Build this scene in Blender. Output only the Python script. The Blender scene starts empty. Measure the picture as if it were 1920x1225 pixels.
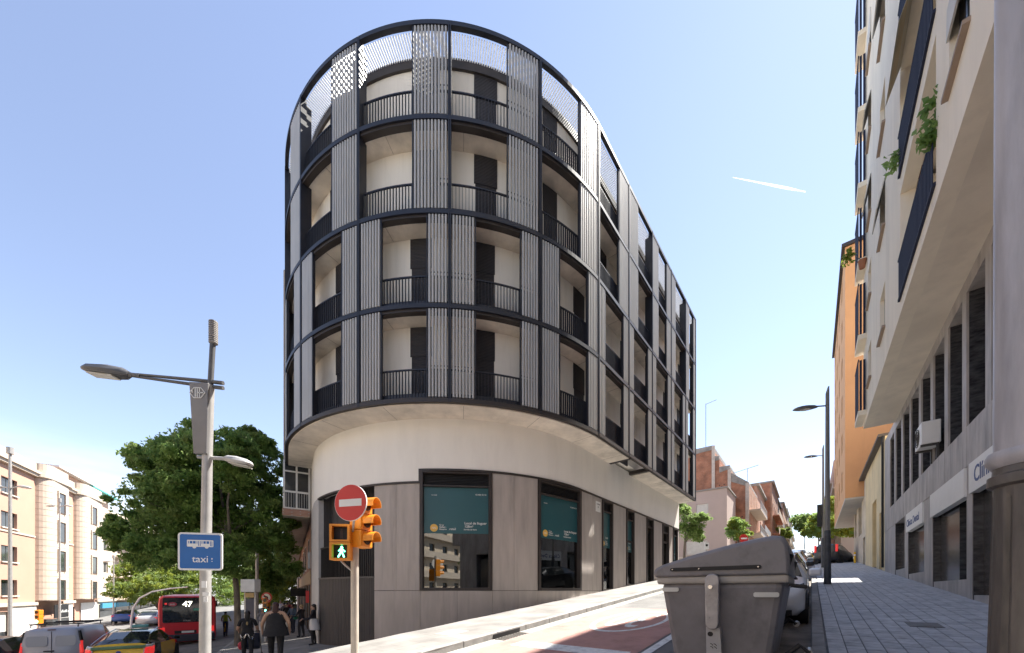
import bpy, bmesh, math, random
from mathutils import Vector, Matrix
rnd = random.Random(11)
sc = bpy.context.scene
col = sc.collection
V3 = Vector
# ------------------------------------------------------------------ camera, sky, sun, exposure
# the eye is the world origin; the ground at the photographer's feet lies at z = -1.55
cam_d = bpy.data.cameras.new('camera'); cam = bpy.data.objects.new('camera', cam_d); col.objects.link(cam)
cam.location = (0, 0, 0); cam.rotation_euler = (math.radians(90), 0, 0)
cam_d.sensor_width = 36; cam_d.lens = 700/1920*36; cam_d.shift_y = 0.258
cam_d.clip_start = 0.05; cam_d.clip_end = 20000
sc.camera = cam
SUN_EL = math.radians(58); SUN_AZ = math.atan2(.836, .548)      # from +Y towards +X
wd = bpy.data.worlds.new('World'); sc.world = wd; wd.use_nodes = True
nt = wd.node_tree; nt.nodes.clear()
out = nt.nodes.new('ShaderNodeOutputWorld'); bg = nt.nodes.new('ShaderNodeBackground')
sky = nt.nodes.new('ShaderNodeTexSky'); sky.sky_type = 'NISHITA'; sky.sun_disc = False
sky.sun_elevation = SUN_EL; sky.sun_rotation = SUN_AZ
sky.altitude = 60; sky.air_density = 1.0; sky.dust_density = 0.08; sky.ozone_density = 1.5
tc = nt.nodes.new('ShaderNodeTexCoord'); mp = nt.nodes.new('ShaderNodeMapping'); mp.inputs['Scale'].default_value = (1.1, 1.1, 5.5)
nz = nt.nodes.new('ShaderNodeTexNoise'); nz.inputs['Scale'].default_value = 3.2; nz.inputs['Detail'].default_value = 9; nz.inputs['Roughness'].default_value = .62
sep = nt.nodes.new('ShaderNodeSeparateXYZ')
el = nt.nodes.new('ShaderNodeMapRange'); el.inputs[1].default_value = .27; el.inputs[2].default_value = .10; el.inputs[3].default_value = 0; el.inputs[4].default_value = 1
cr = nt.nodes.new('ShaderNodeMapRange'); cr.inputs[1].default_value = .36; cr.inputs[2].default_value = .62
mu = nt.nodes.new('ShaderNodeMath'); mu.operation = 'MULTIPLY'
mixc = nt.nodes.new('ShaderNodeMix'); mixc.data_type = 'RGBA'; mixc.inputs[7].default_value = (5.4, 5.5, 5.7, 1)
L = nt.links.new
L(tc.outputs['Generated'], mp.inputs[0]); L(mp.outputs[0], nz.inputs['Vector']); L(tc.outputs['Generated'], sep.inputs[0])
L(sep.outputs['Z'], el.inputs[0]); L(nz.outputs[0], cr.inputs[0]); L(el.outputs[0], mu.inputs[0]); L(cr.outputs[0], mu.inputs[1])
L(mu.outputs[0], mixc.inputs[0]); hs = nt.nodes.new('ShaderNodeHueSaturation'); hs.inputs['Saturation'].default_value = .82; hs.inputs['Hue'].default_value = .506
L(sky.outputs[0], hs.inputs['Color']); L(hs.outputs[0], mixc.inputs[6]); L(mixc.outputs[2], bg.inputs[0]); L(bg.outputs[0], out.inputs[0])
bg.inputs[1].default_value = .05
sd = bpy.data.lights.new('sun', 'SUN'); sd.energy = 2.9; sd.angle = math.radians(.5); sd.color = (1, .95, .87)
so = bpy.data.objects.new('sun', sd); col.objects.link(so)
SD = V3((math.sin(SUN_AZ)*math.cos(SUN_EL), math.cos(SUN_AZ)*math.cos(SUN_EL), math.sin(SUN_EL)))
so.rotation_euler = (-SD).to_track_quat('-Z', 'Y').to_euler(); so.location = SD*60
sc.view_settings.view_transform = 'Standard'; sc.view_settings.look = 'None'; sc.view_settings.gamma = 1
sc.view_settings.exposure = 2.52
sc.render.engine = 'CYCLES'; sc.cycles.max_bounces = 8; sc.cycles.diffuse_bounces = 4; sc.cycles.transparent_max_bounces = 12

# ------------------------------------------------------------------ materials
def grimed(n, src, amt, gmap, geo):
    """weather streaks or spots multiplied into a colour socket"""
    gp = n.nodes.new('ShaderNodeMapping'); gp.inputs['Scale'].default_value = gmap; n.links.new(geo.outputs['Position'], gp.inputs[0])
    gn = n.nodes.new('ShaderNodeTexNoise'); gn.inputs['Scale'].default_value = 1; gn.inputs['Detail'].default_value = 7; gn.inputs['Roughness'].default_value = .65; n.links.new(gp.outputs[0], gn.inputs['Vector'])
    gr = n.nodes.new('ShaderNodeMapRange'); gr.inputs[1].default_value = .50; gr.inputs[2].default_value = .72; gr.inputs[3].default_value = 1; gr.inputs[4].default_value = 1-amt; n.links.new(gn.outputs[0], gr.inputs[0])
    gx = n.nodes.new('ShaderNodeMix'); gx.data_type = 'RGBA'; gx.blend_type = 'MULTIPLY'; gx.inputs[0].default_value = 1; n.links.new(src, gx.inputs[6]); n.links.new(gr.outputs[0], gx.inputs[7]); return gx.outputs[2]
MATS = {}
def M(name, c, rough=.6, metal=0., var=.08, scale=3., bump=0., bscale=40., c2=None, emit=0., stretch=None, spec=None, wave=None, trans=0., grime=0., gmap=(4, 4, .3)):
    if name in MATS: return MATS[name]
    m = bpy.data.materials.new(name); m.use_nodes = True; n = m.node_tree; b = n.nodes['Principled BSDF']
    b.inputs['Roughness'].default_value = rough; b.inputs['Metallic'].default_value = metal
    if spec is not None: b.inputs['Specular IOR Level'].default_value = spec
    tcn = n.nodes.new('ShaderNodeTexCoord'); mpn = n.nodes.new('ShaderNodeMapping')
    geo = n.nodes.new('ShaderNodeNewGeometry')
    n.links.new(geo.outputs['Position'], mpn.inputs[0])
    if stretch: mpn.inputs['Scale'].default_value = stretch
    no = n.nodes.new('ShaderNodeTexNoise'); no.inputs['Scale'].default_value = scale; no.inputs['Detail'].default_value = 6; no.inputs['Roughness'].default_value = .6
    n.links.new(mpn.outputs[0], no.inputs['Vector'])
    mr = n.nodes.new('ShaderNodeMapRange'); mr.inputs[1].default_value = .3; mr.inputs[2].default_value = .7
    n.links.new(no.outputs[0], mr.inputs[0])
    mx = n.nodes.new('ShaderNodeMix'); mx.data_type = 'RGBA'
    lo = [max(0, x*(1-var)) for x in c[:3]] + [1]; hi = [min(1, x*(1+var)) for x in c[:3]] + [1]
    if c2 is not None: lo, hi = list(c[:3])+[1], list(c2[:3])+[1]
    mx.inputs[6].default_value = lo; mx.inputs[7].default_value = hi
    n.links.new(mr.outputs[0], mx.inputs[0]); n.links.new(grimed(n, mx.outputs[2], grime, gmap, geo) if grime else mx.outputs[2], b.inputs['Base Color'])
    if emit:
        b.inputs['Emission Color'].default_value = list(c[:3])+[1]; b.inputs['Emission Strength'].default_value = emit
    if trans:
        b.inputs['Transmission Weight'].default_value = 0
        tr = n.nodes.new('ShaderNodeBsdfTranslucent'); gm = n.nodes.new('ShaderNodeGamma'); gm.inputs[1].default_value = .72; n.links.new(mx.outputs[2], gm.inputs[0]); n.links.new(gm.outputs[0], tr.inputs[0])
        ms = n.nodes.new('ShaderNodeMixShader'); ms.inputs[0].default_value = trans
        o = n.nodes['Material Output']; n.links.new(b.outputs[0], ms.inputs[1]); n.links.new(tr.outputs[0], ms.inputs[2]); n.links.new(ms.outputs[0], o.inputs[0])
    if bump:
        nb = n.nodes.new('ShaderNodeTexNoise'); nb.inputs['Scale'].default_value = bscale; nb.inputs['Detail'].default_value = 4
        n.links.new(mpn.outputs[0], nb.inputs['Vector'])
        bp = n.nodes.new('ShaderNodeBump'); bp.inputs['Strength'].default_value = min(1, bump); bp.inputs['Distance'].default_value = .02
        n.links.new(nb.outputs[0], bp.inputs['Height']); n.links.new(bp.outputs[0], b.inputs['Normal'])
    MATS[name] = m
    return m
def brickmat(name, c1, c2, mortar, bw, bh, axis='wall', rough=.85, msize=.012, var=.12, bump=.6):
    """running-bond joints measured in metres; axis 'wall' runs along the wall and up, 'floor' in plan"""
    if name in MATS: return MATS[name]
    m = bpy.data.materials.new(name); m.use_nodes = True; n = m.node_tree; b = n.nodes['Principled BSDF']; b.inputs['Roughness'].default_value = rough
    geo = n.nodes.new('ShaderNodeNewGeometry'); sp = n.nodes.new('ShaderNodeSeparateXYZ'); n.links.new(geo.outputs['Position'], sp.inputs[0])
    def lin(ax, ay):
        a = n.nodes.new('ShaderNodeMath'); a.operation = 'MULTIPLY'; a.inputs[1].default_value = ax; n.links.new(sp.outputs['X'], a.inputs[0])
        d = n.nodes.new('ShaderNodeMath'); d.operation = 'MULTIPLY_ADD'; d.inputs[1].default_value = ay; n.links.new(sp.outputs['Y'], d.inputs[0]); n.links.new(a.outputs[0], d.inputs[2]); return d.outputs[0]
    cb = n.nodes.new('ShaderNodeCombineXYZ')
    if axis == 'gable': n.links.new(lin(.78, -.626), cb.inputs[0]); n.links.new(sp.outputs['Z'], cb.inputs[1])
    elif axis == 'wall': n.links.new(lin(.626, .78), cb.inputs[0]); n.links.new(sp.outputs['Z'], cb.inputs[1])
    elif axis == 'left': n.links.new(lin(-.513, .858), cb.inputs[0]); n.links.new(sp.outputs['Z'], cb.inputs[1])
    elif axis == 'floorleft': n.links.new(lin(-.513, .858), cb.inputs[0]); n.links.new(lin(.858, .513), cb.inputs[1])
    else: n.links.new(lin(.626, .78), cb.inputs[0]); n.links.new(lin(.78, -.626), cb.inputs[1])
    br = n.nodes.new('ShaderNodeTexBrick'); br.inputs['Scale'].default_value = 1; br.inputs['Brick Width'].default_value = bw; br.inputs['Row Height'].default_value = bh
    br.inputs['Mortar Size'].default_value = msize; br.inputs['Color1'].default_value = list(c1)+[1]; br.inputs['Color2'].default_value = list(c2)+[1]; br.inputs['Mortar'].default_value = list(mortar)+[1]
    n.links.new(cb.outputs[0], br.inputs['Vector'])
    no = n.nodes.new('ShaderNodeTexNoise'); no.inputs['Scale'].default_value = 1.3; no.inputs['Detail'].default_value = 8; n.links.new(geo.outputs['Position'], no.inputs['Vector'])
    mr = n.nodes.new('ShaderNodeMapRange'); mr.inputs[1].default_value = .3; mr.inputs[2].default_value = .7; mr.inputs[3].default_value = 1-var*1.6; mr.inputs[4].default_value = 1+var; n.links.new(no.outputs[0], mr.inputs[0])
    mx = n.nodes.new('ShaderNodeMix'); mx.data_type = 'RGBA'; mx.blend_type = 'MULTIPLY'; mx.inputs[0].default_value = 1
    n.links.new(br.outputs[0], mx.inputs[6]); n.links.new(mr.outputs[0], mx.inputs[7]); n.links.new(mx.outputs[2], b.inputs['Base Color'])
    bp = n.nodes.new('ShaderNodeBump'); bp.inputs['Strength'].default_value = bump; bp.inputs['Distance'].default_value = .01; bp.invert = True
    n.links.new(br.outputs['Fac'], bp.inputs['Height']); n.links.new(bp.outputs[0], b.inputs['Normal'])
    MATS[name] = m; return m
def ribmat(name, c, pitch, rough=.7, var=.12, depth=.012, axis=None, metal=0.):
    """fine vertical (axis None: along plan direction round the tower) or horizontal ('z') ribs as relief"""
    if name in MATS: return MATS[name]
    m = bpy.data.materials.new(name); m.use_nodes = True; n = m.node_tree; b = n.nodes['Principled BSDF']; b.inputs['Roughness'].default_value = rough; b.inputs['Metallic'].default_value = metal
    geo = n.nodes.new('ShaderNodeNewGeometry'); sp = n.nodes.new('ShaderNodeSeparateXYZ'); n.links.new(geo.outputs['Position'], sp.inputs[0])
    wv = n.nodes.new('ShaderNodeMath'); wv.operation = 'SINE'; ml = n.nodes.new('ShaderNodeMath'); ml.operation = 'MULTIPLY'; ml.inputs[1].default_value = 2*math.pi/pitch
    if axis == 'z': n.links.new(sp.outputs['Z'], ml.inputs[0])
    else:
        a = n.nodes.new('ShaderNodeMath'); a.operation = 'MULTIPLY_ADD'; a.inputs[1].default_value = .45; n.links.new(sp.outputs['Y'], a.inputs[0]); n.links.new(sp.outputs['X'], a.inputs[2]); n.links.new(a.outputs[0], ml.inputs[0])
    n.links.new(ml.outputs[0], wv.inputs[0])
    bp = n.nodes.new('ShaderNodeBump'); bp.inputs['Strength'].default_value = .7; bp.inputs['Distance'].default_value = depth
    n.links.new(wv.outputs[0], bp.inputs['Height']); n.links.new(bp.outputs[0], b.inputs['Normal'])
    no = n.nodes.new('ShaderNodeTexNoise'); no.inputs['Scale'].default_value = 2.2; no.inputs['Detail'].default_value = 7
    mpn = n.nodes.new('ShaderNodeMapping'); mpn.inputs['Scale'].default_value = (1.6, 1.6, .35); n.links.new(geo.outputs['Position'], mpn.inputs[0]); n.links.new(mpn.outputs[0], no.inputs['Vector'])
    mr = n.nodes.new('ShaderNodeMapRange'); mr.inputs[1].default_value = .3; mr.inputs[2].default_value = .7; n.links.new(no.outputs[0], mr.inputs[0])
    mx = n.nodes.new('ShaderNodeMix'); mx.data_type = 'RGBA'; mx.inputs[6].default_value = [x*(1-var) for x in c]+[1]; mx.inputs[7].default_value = [x*(1+var) for x in c]+[1]
    n.links.new(mr.outputs[0], mx.inputs[0]); n.links.new(grimed(n, mx.outputs[2], .22, (3.5, 3.5, .3), geo), b.inputs['Base Color'])
    MATS[name] = m; return m
def glassmat(name, tint=(.6, .68, .68), refl=.12, rough=.01):
    if name in MATS: return MATS[name]
    m = bpy.data.materials.new(name); m.use_nodes = True; n = m.node_tree; n.nodes.remove(n.nodes['Principled BSDF']); o = n.nodes['Material Output']
    t = n.nodes.new('ShaderNodeBsdfTransparent'); t.inputs[0].default_value = list(tint)+[1]
    g = n.nodes.new('ShaderNodeBsdfGlossy'); g.inputs['Roughness'].default_value = rough; g.inputs[0].default_value = (.9, .92, .92, 1)
    lw = n.nodes.new('ShaderNodeFresnel'); lw.inputs[0].default_value = 1.5
    ad = n.nodes.new('ShaderNodeMath'); ad.operation = 'ADD'; ad.inputs[1].default_value = refl; ad.use_clamp = True; n.links.new(lw.outputs[0], ad.inputs[0])
    x = n.nodes.new('ShaderNodeMixShader'); n.links.new(ad.outputs[0], x.inputs[0]); n.links.new(t.outputs[0], x.inputs[1]); n.links.new(g.outputs[0], x.inputs[2]); n.links.new(x.outputs[0], o.inputs[0])
    MATS[name] = m; return m
asphalt = M('asphalt', (.16, .157, .152), .9, grime=.35, gmap=(.9, .9, .9), var=.25, scale=1.2, bump=.5, bscale=160)
paint = M('road_paint', (.68, .68, .66), .7, grime=.45, gmap=(7, 7, 7), var=.16, scale=9, bump=.3, bscale=120)
redpaint = M('red_road_paint', (.43, .235, .20), .85, grime=.4, gmap=(1.6, 1.6, 1.6), var=.28, scale=1.6, bump=.5, bscale=160)
gutterm = M('gutter_concrete', (.32, .31, .29), .9, var=.18, scale=2, bump=.3)
kerbm = M('kerb_granite', (.27, .26, .25), .85, var=.2, scale=5, bump=.3, bscale=90)
cream = M('cream_render', (.86, .82, .75), .85, grime=.10, var=.05, scale=1.2, stretch=(1, 1, .3), bump=.15, bscale=60)
concrete = M('soffit_concrete', (.78, .71, .62), .8, grime=.25, gmap=(.9, .9, .9), var=.17, scale=1.3, bump=.1)
navy = M('navy_steel', (.016, .018, .028), .45, metal=.0, var=.15, scale=2)
brownsteel = M('brown_steel', (.035, .028, .026), .5, var=.15)
slatm = M('champagne_aluminium', (.44, .43, .412), .45, metal=.25, var=.08, scale=2.5, stretch=(1, 1, .2))
shutterm = ribmat('dark_roller_shutter', (.03, .028, .034), .05, .55, axis='z')
clad = ribmat('ribbed_taupe_cladding', (.47, .42, .385), .035, .75, var=.10, depth=.006)
darkclad = ribmat('ribbed_dark_cladding', (.055, .05, .05), .06, .65, var=.15, depth=.012)
blackm = M('black', (.012, .012, .014), .6, var=.2)
shopglass = glassmat('shop_glass', (.30, .33, .34), .10)
winglass = M('dark_window_glass', (.03, .035, .04), .06, var=.4, scale=.8, spec=.8)
teal = M('teal_vinyl', (.022, .095, .112), .35, var=.08, scale=.6)
white = M('white_paint', (.78, .78, .76), .5, var=.04)
yellowp = M('yellow_vinyl', (.78, .48, .10), .5, var=.03)
pergw = M('pergola_white', (.55, .56, .58), .5, var=.03, trans=.55)

# ------------------------------------------------------------------ mesh and object helpers
class MB:
    def __init__(s): s.v = []; s.f = []; s.m = []
    def add(s, vs, fs, mi=0):
        o = len(s.v); s.v += [tuple(p) for p in vs]; s.f += [tuple(i+o for i in q) for q in fs]; s.m += [mi]*len(fs); return s
    def hexa(s, p, mi=0):       # p: 4 bottom, 4 top corners, both counter-clockwise
        return s.add(p, [(3,2,1,0),(4,5,6,7),(0,1,5,4),(1,2,6,5),(2,3,7,6),(3,0,4,7)], mi)
    def box(s, c, d, rz=0, mi=0):
        hx, hy, hz = d[0]/2, d[1]/2, d[2]/2; ca, sa = math.cos(rz), math.sin(rz)
        P = []
        for z in (-hz, hz):
            for x, y in ((-hx,-hy),(hx,-hy),(hx,hy),(-hx,hy)): P.append((c[0]+x*ca-y*sa, c[1]+x*sa+y*ca, c[2]+z))
        return s.hexa(P, mi)
    def obox(s, o, a, b, c, mi=0):   # corner o, edge vectors a, b, c
        o, a, b, c = V3(o), V3(a), V3(b), V3(c)
        return s.hexa([o, o+a, o+a+b, o+b, o+c, o+a+c, o+a+b+c, o+b+c], mi)
    def prism(s, poly, z0, z1, mi=0):
        n = len(poly); vs = [(x, y, z0) for x, y in poly]+[(x, y, z1) for x, y in poly]
        return s.add(vs, [tuple(range(n-1, -1, -1)), tuple(range(n, 2*n))]+[(i, (i+1) % n, n+(i+1) % n, n+i) for i in range(n)], mi)
    def extr(s, pts, d, mi=0):       # planar outline (3D points) pushed along d
        n = len(pts); d = V3(d); vs = [V3(p) for p in pts]+[V3(p)+d for p in pts]
        return s.add(vs, [tuple(range(n-1, -1, -1)), tuple(range(n, 2*n))]+[(i, (i+1) % n, n+(i+1) % n, n+i) for i in range(n)], mi)
    def tube(s, pts, r, n=8, mi=0, cap=True):
        pts = [V3(p) for p in pts]; k = len(pts); rs = r if isinstance(r, (list, tuple)) else [r]*k
        vs = []; ref = None
        for i, p in enumerate(pts):
            t = (pts[min(i+1, k-1)]-pts[max(i-1, 0)])
            t = t.normalized() if t.length > 1e-9 else V3((0, 0, 1))
            if ref is None: ref = V3((1, 0, 0)) if abs(t.x) < .8 else V3((0, 1, 0))
            e = (ref-t*ref.dot(t)).normalized(); g = t.cross(e); ref = e
            vs += [p+(e*math.cos(2*math.pi*j/n)+g*math.sin(2*math.pi*j/n))*rs[i] for j in range(n)]
        fs = [(i*n+j, i*n+(j+1) % n, (i+1)*n+(j+1) % n, (i+1)*n+j) for i in range(k-1) for j in range(n)]
        if cap: fs += [tuple(range(n-1, -1, -1)), tuple(range((k-1)*n, k*n))]
        return s.add(vs, fs, mi)
    def lathe(s, prof, c=(0, 0, 0), n=20, mi=0, ax='z'):
        vs = []
        for r, z in prof:
            for j in range(n):
                a = 2*math.pi*j/n; q = (r*math.cos(a), r*math.sin(a), z)
                if ax == 'x': q = (q[2], q[0], q[1])
                elif ax == 'y': q = (q[0], q[2], q[1])
                vs.append((c[0]+q[0], c[1]+q[1], c[2]+q[2]))
        k = len(prof); fs = [(i*n+j, i*n+(j+1) % n, (i+1)*n+(j+1) % n, (i+1)*n+j) for i in range(k-1) for j in range(n)]
        fs += [tuple(range(n-1, -1, -1)), tuple(range((k-1)*n, k*n))]
        return s.add(vs, fs, mi)
    def mesh(s, name, mats, smooth=False):
        me = bpy.data.meshes.new(name); me.from_pydata(s.v, [], s.f)
        for m in (mats if isinstance(mats, (list, tuple)) else [mats]): me.materials.append(m)
        if any(s.m): me.polygons.foreach_set('material_index', s.m)
        bm = bmesh.new(); bm.from_mesh(me); bmesh.ops.recalc_face_normals(bm, faces=bm.faces); bm.to_mesh(me); bm.free()
        if smooth:
            me.polygons.foreach_set('use_smooth', [True]*len(me.polygons))
            try: me.set_sharp_from_angle(angle=math.radians(35))
            except Exception: pass
        me.update(); return me
    def build(s, name, mats, parent=None, smooth=False, bevel=0):
        return link(name, s.mesh(name, mats, smooth), parent, bevel)
PM = {}
def link(name, me, parent=None, bevel=0, local=False):
    o = bpy.data.objects.new(name, me); col.objects.link(o)
    if parent is not None: attach(o, parent, local)
    if bevel:
        b = o.modifiers.new('bevel', 'BEVEL'); b.width = bevel; b.segments = 2; b.limit_method = 'ANGLE'; b.angle_limit = math.radians(40)
    return o
def attach(o, parent, local=False):
    o.parent = parent
    if not local:
        q = parent
        while q is not None and q.name not in PM: q = q.parent
        if q is not None: o.matrix_parent_inverse = PM[q.name].inverted() if parent is q else Matrix.Identity(4)
        # a sub-part of a world-space part: the part itself already carries the inverse
def thing(name, label, cat, loc=(0, 0, 0), rz=0, group=None):
    o = bpy.data.objects.new(name, None); col.objects.link(o); o.empty_display_size = .2
    o.location = loc; o.rotation_euler = (0, 0, rz)
    PM[o.name] = Matrix.Translation(V3(loc)) @ Matrix.Rotation(rz, 4, 'Z')
    o['label'] = label; o['category'] = cat
    if group: o['group'] = group
    return o
def tag(o, label, cat, group=None):
    o['label'] = label; o['category'] = cat
    if group: o['group'] = group
    return o
def struct(o): o['kind'] = 'structure'; return o
def stuff(o): o['kind'] = 'stuff'; return o
def copytree(o, loc, rz, label, group=None, parent=None):
    c = o.copy(); col.objects.link(c); c.location = loc; c.rotation_euler = (0, 0, rz)
    PM[c.name] = Matrix.Translation(V3(loc)) @ Matrix.Rotation(rz, 4, 'Z')
    c['label'] = label
    if group: c['group'] = group
    def rec(a, b):
        for ch in a.children:
            d = ch.copy(); col.objects.link(d); d.parent = b; rec(ch, d)
    rec(o, c); return c
def text(s, size, origin, xdir, normal, mat, parent=None, name='lettering', align='LEFT', ext=.002, bold=0., sx=1., local=False):
    cu = bpy.data.curves.new('t', 'FONT'); cu.body = s; cu.size = size; cu.extrude = ext; cu.align_x = align; cu.offset = bold*size
    cu.resolution_u = 3
    o = bpy.data.objects.new('t', cu); col.objects.link(o)
    dg = bpy.context.evaluated_depsgraph_get(); me = bpy.data.meshes.new_from_object(o.evaluated_get(dg)); bpy.data.objects.remove(o); bpy.data.curves.remove(cu)
    x = V3(xdir).normalized(); n = V3(normal).normalized(); y = n.cross(x)
    me.transform(Matrix(((x.x*sx, y.x, n.x, origin[0]), (x.y*sx, y.y, n.y, origin[1]), (x.z*sx, y.z, n.z, origin[2]), (0, 0, 0, 1))))
    me.materials.clear(); me.materials.append(mat); me.name = name
    return link(name, me, parent, 0, local)

# ------------------------------------------------------------------ plan of the place
def nrm2(a): h = math.hypot(*a); return (a[0]/h, a[1]/h)
U = nrm2((.626, .78)); VV = (U[1], -U[0])           # side street: along, and to its right
W = nrm2((-.513, .858)); NL = (-W[1], W[0])         # avenue: along, and to its left
def SP(t, l): return (U[0]*t+VV[0]*l, U[1]*t+VV[1]*l)
def LP(s, n): return (W[0]*s+NL[0]*n, W[1]*s+NL[1]*n)
def gtl(t, l):
    z = -1.55+.09*min(max(t, -14), 190); k = -l
    if k > 7.3: z -= .23*(min(k, 12.7)-7.3)
    if k > 12.7: z -= .05*(min(k, 38)-12.7)
    return z
def G(x, y): return gtl(x*U[0]+y*U[1], x*VV[0]+y*VV[1])
RAD = 8.2; CX, CY = SP(14.1, -14.7); A0 = math.atan2(VV[1], VV[0]); AL = math.atan2(NL[1], NL[0]); ARC = RAD*(A0-AL)
U2 = (math.cos(math.atan2(U[1], U[0])-.028), math.sin(math.atan2(U[1], U[0])-.028)); V2 = (U2[1], -U2[0]); ST = -.028*RAD   # the side-street wing splays a little towards the road
def pf(S, off=0.):                                   # outline of the corner building: S along it, off inwards
    r = RAD-off
    if S >= ST: return (CX+V2[0]*r+U2[0]*(S-ST), CY+V2[1]*r+U2[1]*(S-ST))
    if S >= -ARC: a = A0+S/RAD; return (CX+r*math.cos(a), CY+r*math.sin(a))
    d = -ARC-S; return (CX+NL[0]*r+W[0]*d, CY+NL[1]*r+W[1]*d)
def pn(S):                                           # outward normal there
    if S >= ST: return V2
    if S >= -ARC: a = A0+S/RAD; return (math.cos(a), math.sin(a))
    return NL
def samp(a, b, step=.3):
    k = max(1, int(math.ceil((b-a)/step))); return [a+(b-a)*i/k for i in range(k+1)]
def ribbon(mb, S0, S1, o0, o1, z0, z1, step=.3, mi=0):
    q = samp(S0, S1, step); n = len(q); vs = []
    for S in q:
        a, b = pf(S, o0), pf(S, o1); vs += [(a[0], a[1], z0), (b[0], b[1], z0), (b[0], b[1], z1), (a[0], a[1], z1)]
    fs = [(4*i+j, 4*i+(j+1) % 4, 4*i+4+(j+1) % 4, 4*i+4+j) for i in range(n-1) for j in range(4)]
    fs += [(0, 1, 2, 3), (4*n-1, 4*n-2, 4*n-3, 4*n-4)]
    return mb.add(vs, fs, mi)
# ------------------------------------------------------------------ ground, pavements, road paint
def tl_sheet(name, mat, ts, ls, dz, parent=None, skirt=0.):
    mb = MB(); n = len(ls)
    vs = [(*SP(t, l), gtl(t, l)+dz) for t in ts for l in ls]
    fs = [(i*n+j, i*n+j+1, (i+1)*n+j+1, (i+1)*n+j) for i in range(len(ts)-1) for j in range(n-1)]
    mb.add(vs, fs)
    if skirt:
        ring = [(ts[0], l) for l in ls]+[(t, ls[-1]) for t in ts[1:]]+[(ts[-1], l) for l in ls[-2::-1]]+[(t, ls[0]) for t in ts[-2:0:-1]]
        k = len(ring); vs = [(*SP(t, l), gtl(t, l)+dz) for t, l in ring]+[(*SP(t, l), gtl(t, l)+dz-skirt) for t, l in ring]
        mb.add(vs, [(i, (i+1) % k, k+(i+1) % k, k+i) for i in range(k)])
    return mb.build(name, mat, parent)
fr = lambda a, b, s: [a+(b-a)*i/max(1, round((b-a)/s)) for i in range(max(1, round((b-a)/s))+1)]
ground = struct(tl_sheet('ground', asphalt, [-600, -200, -60]+fr(-14, 190, 4)+[400, 1200, 3000],
    [-3000, -900, -300, -120, -60, -38, -30, -22, -16, -12.7, -10, -7.3, -5, -2, 0, 3, 8, 20, 60, 300, 1500], 0))
# pavement round the corner building: ruled between its wall and the kerb
def corner_pavement():
    kl, kn = -5.2, 2.6
    ins, outs = [], []
    for t in fr(120, 14.1, -4) if False else list(reversed(fr(14.1, 120, 4))): ins.append(SP(t, -7.9)); outs.append(SP(t, kl))
    # kerb line from (14.1, kl) down the street, round the corner, up the avenue
    t1 = 4.2
    corner_t = (kn-(NL[0]*VV[0]+NL[1]*VV[1])*kl)/(NL[0]*U[0]+NL[1]*U[1])
    cp = SP(corner_t, kl); s0 = cp[0]*W[0]+cp[1]*W[1]
    poly = [SP(t, kl) for t in fr(t1, 14.1, 1.)][::-1]
    p0, p2 = SP(t1, kl), LP(s0+5.2, kn)
    for i in range(1, 13):
        q = i/12; poly.append(tuple((1-q)**2*p0[j]+2*q*(1-q)*cp[j]+q*q*p2[j] for j in (0, 1)))
    aend = pf(-ARC, 1.4); send = aend[0]*W[0]+aend[1]*W[1]
    poly += [LP(s, kn) for s in fr(s0+5.2, send, 1.)[1:]]
    cum = [0]
    for a, b in zip(poly, poly[1:]): cum.append(cum[-1]+math.dist(a, b))
    N = 70
    for i in range(1, N+1):
        d = cum[-1]*i/N; k = next(j for j in range(1, len(cum)) if cum[j] >= d-1e-9); q = (d-cum[k-1])/(cum[k]-cum[k-1])
        outs.append(tuple(poly[k-1][j]*(1-q)+poly[k][j]*q for j in (0, 1))); ins.append(pf(-ARC*i/N, 1.4))
    for s in fr(send, send+110, 4)[1:]: ins.append(LP(s, NL[0]*aend[0]+NL[1]*aend[1])); outs.append(LP(s, kn))
    return ins, outs
PIN, POUT = corner_pavement()
pale = brickmat('pale_paving', (.235, .225, .21), (.21, .20, .188), (.15, .143, .135), .4, .4, 'floor', .85, .006, .2, .3)
mb = MB(); K = 10; n = K+1; H = .12
for a, b in zip(PIN, POUT):
    for j in range(n):
        q = j/K; x, y = a[0]*(1-q)+b[0]*q, a[1]*(1-q)+b[1]*q; mb.v.append((x, y, G(x, y)+H))
mb.f = [(i*n+j, i*n+j+1, (i+1)*n+j+1, (i+1)*n+j) for i in range(len(PIN)-1) for j in range(K)]; mb.m = [0]*len(mb.f)
pavement = struct(mb.build('pavement', pale))
# kerb stones, each about a metre, along the seen stretch
def offs(a, b, d):                                    # shift left of a->b by d
    h = math.dist(a, b); return (-(b[1]-a[1])/h*d, (b[0]-a[0])/h*d)
def stone(mb, a, b, wd=.16, up=.012, deep=.2):
    o = offs(a, b, wd)
    P = []
    for dz in (-deep, H+up):
        for p in (a, b, (b[0]+o[0], b[1]+o[1]), (a[0]+o[0], a[1]+o[1])): P.append((p[0], p[1], G(*p)+dz))
    mb.hexa(P)
run = [0]
for a, b in zip(POUT, POUT[1:]): run.append(run[-1]+math.dist(a, b))
def along(d):
    k = next((j for j in range(1, len(run)) if run[j] >= d), len(run)-1); q = (d-run[k-1])/(run[k]-run[k-1])
    return tuple(POUT[k-1][j]*(1-q)+POUT[k][j]*q for j in (0, 1))
d = 60.
while d < 128+20:
    m2 = MB(); stone(m2, along(d+.006), along(d+.994), -.02-.14); m2.build('kerb_stone', kerbm, pavement, bevel=.012); d += 1.
far = MB()
for i in range(len(POUT)-1):
    if run[i+1] < 60 or run[i] > 149: stone(far, POUT[i], POUT[i+1], -.16)
stuff(far.build('kerb_run', kerbm, pavement))
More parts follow.
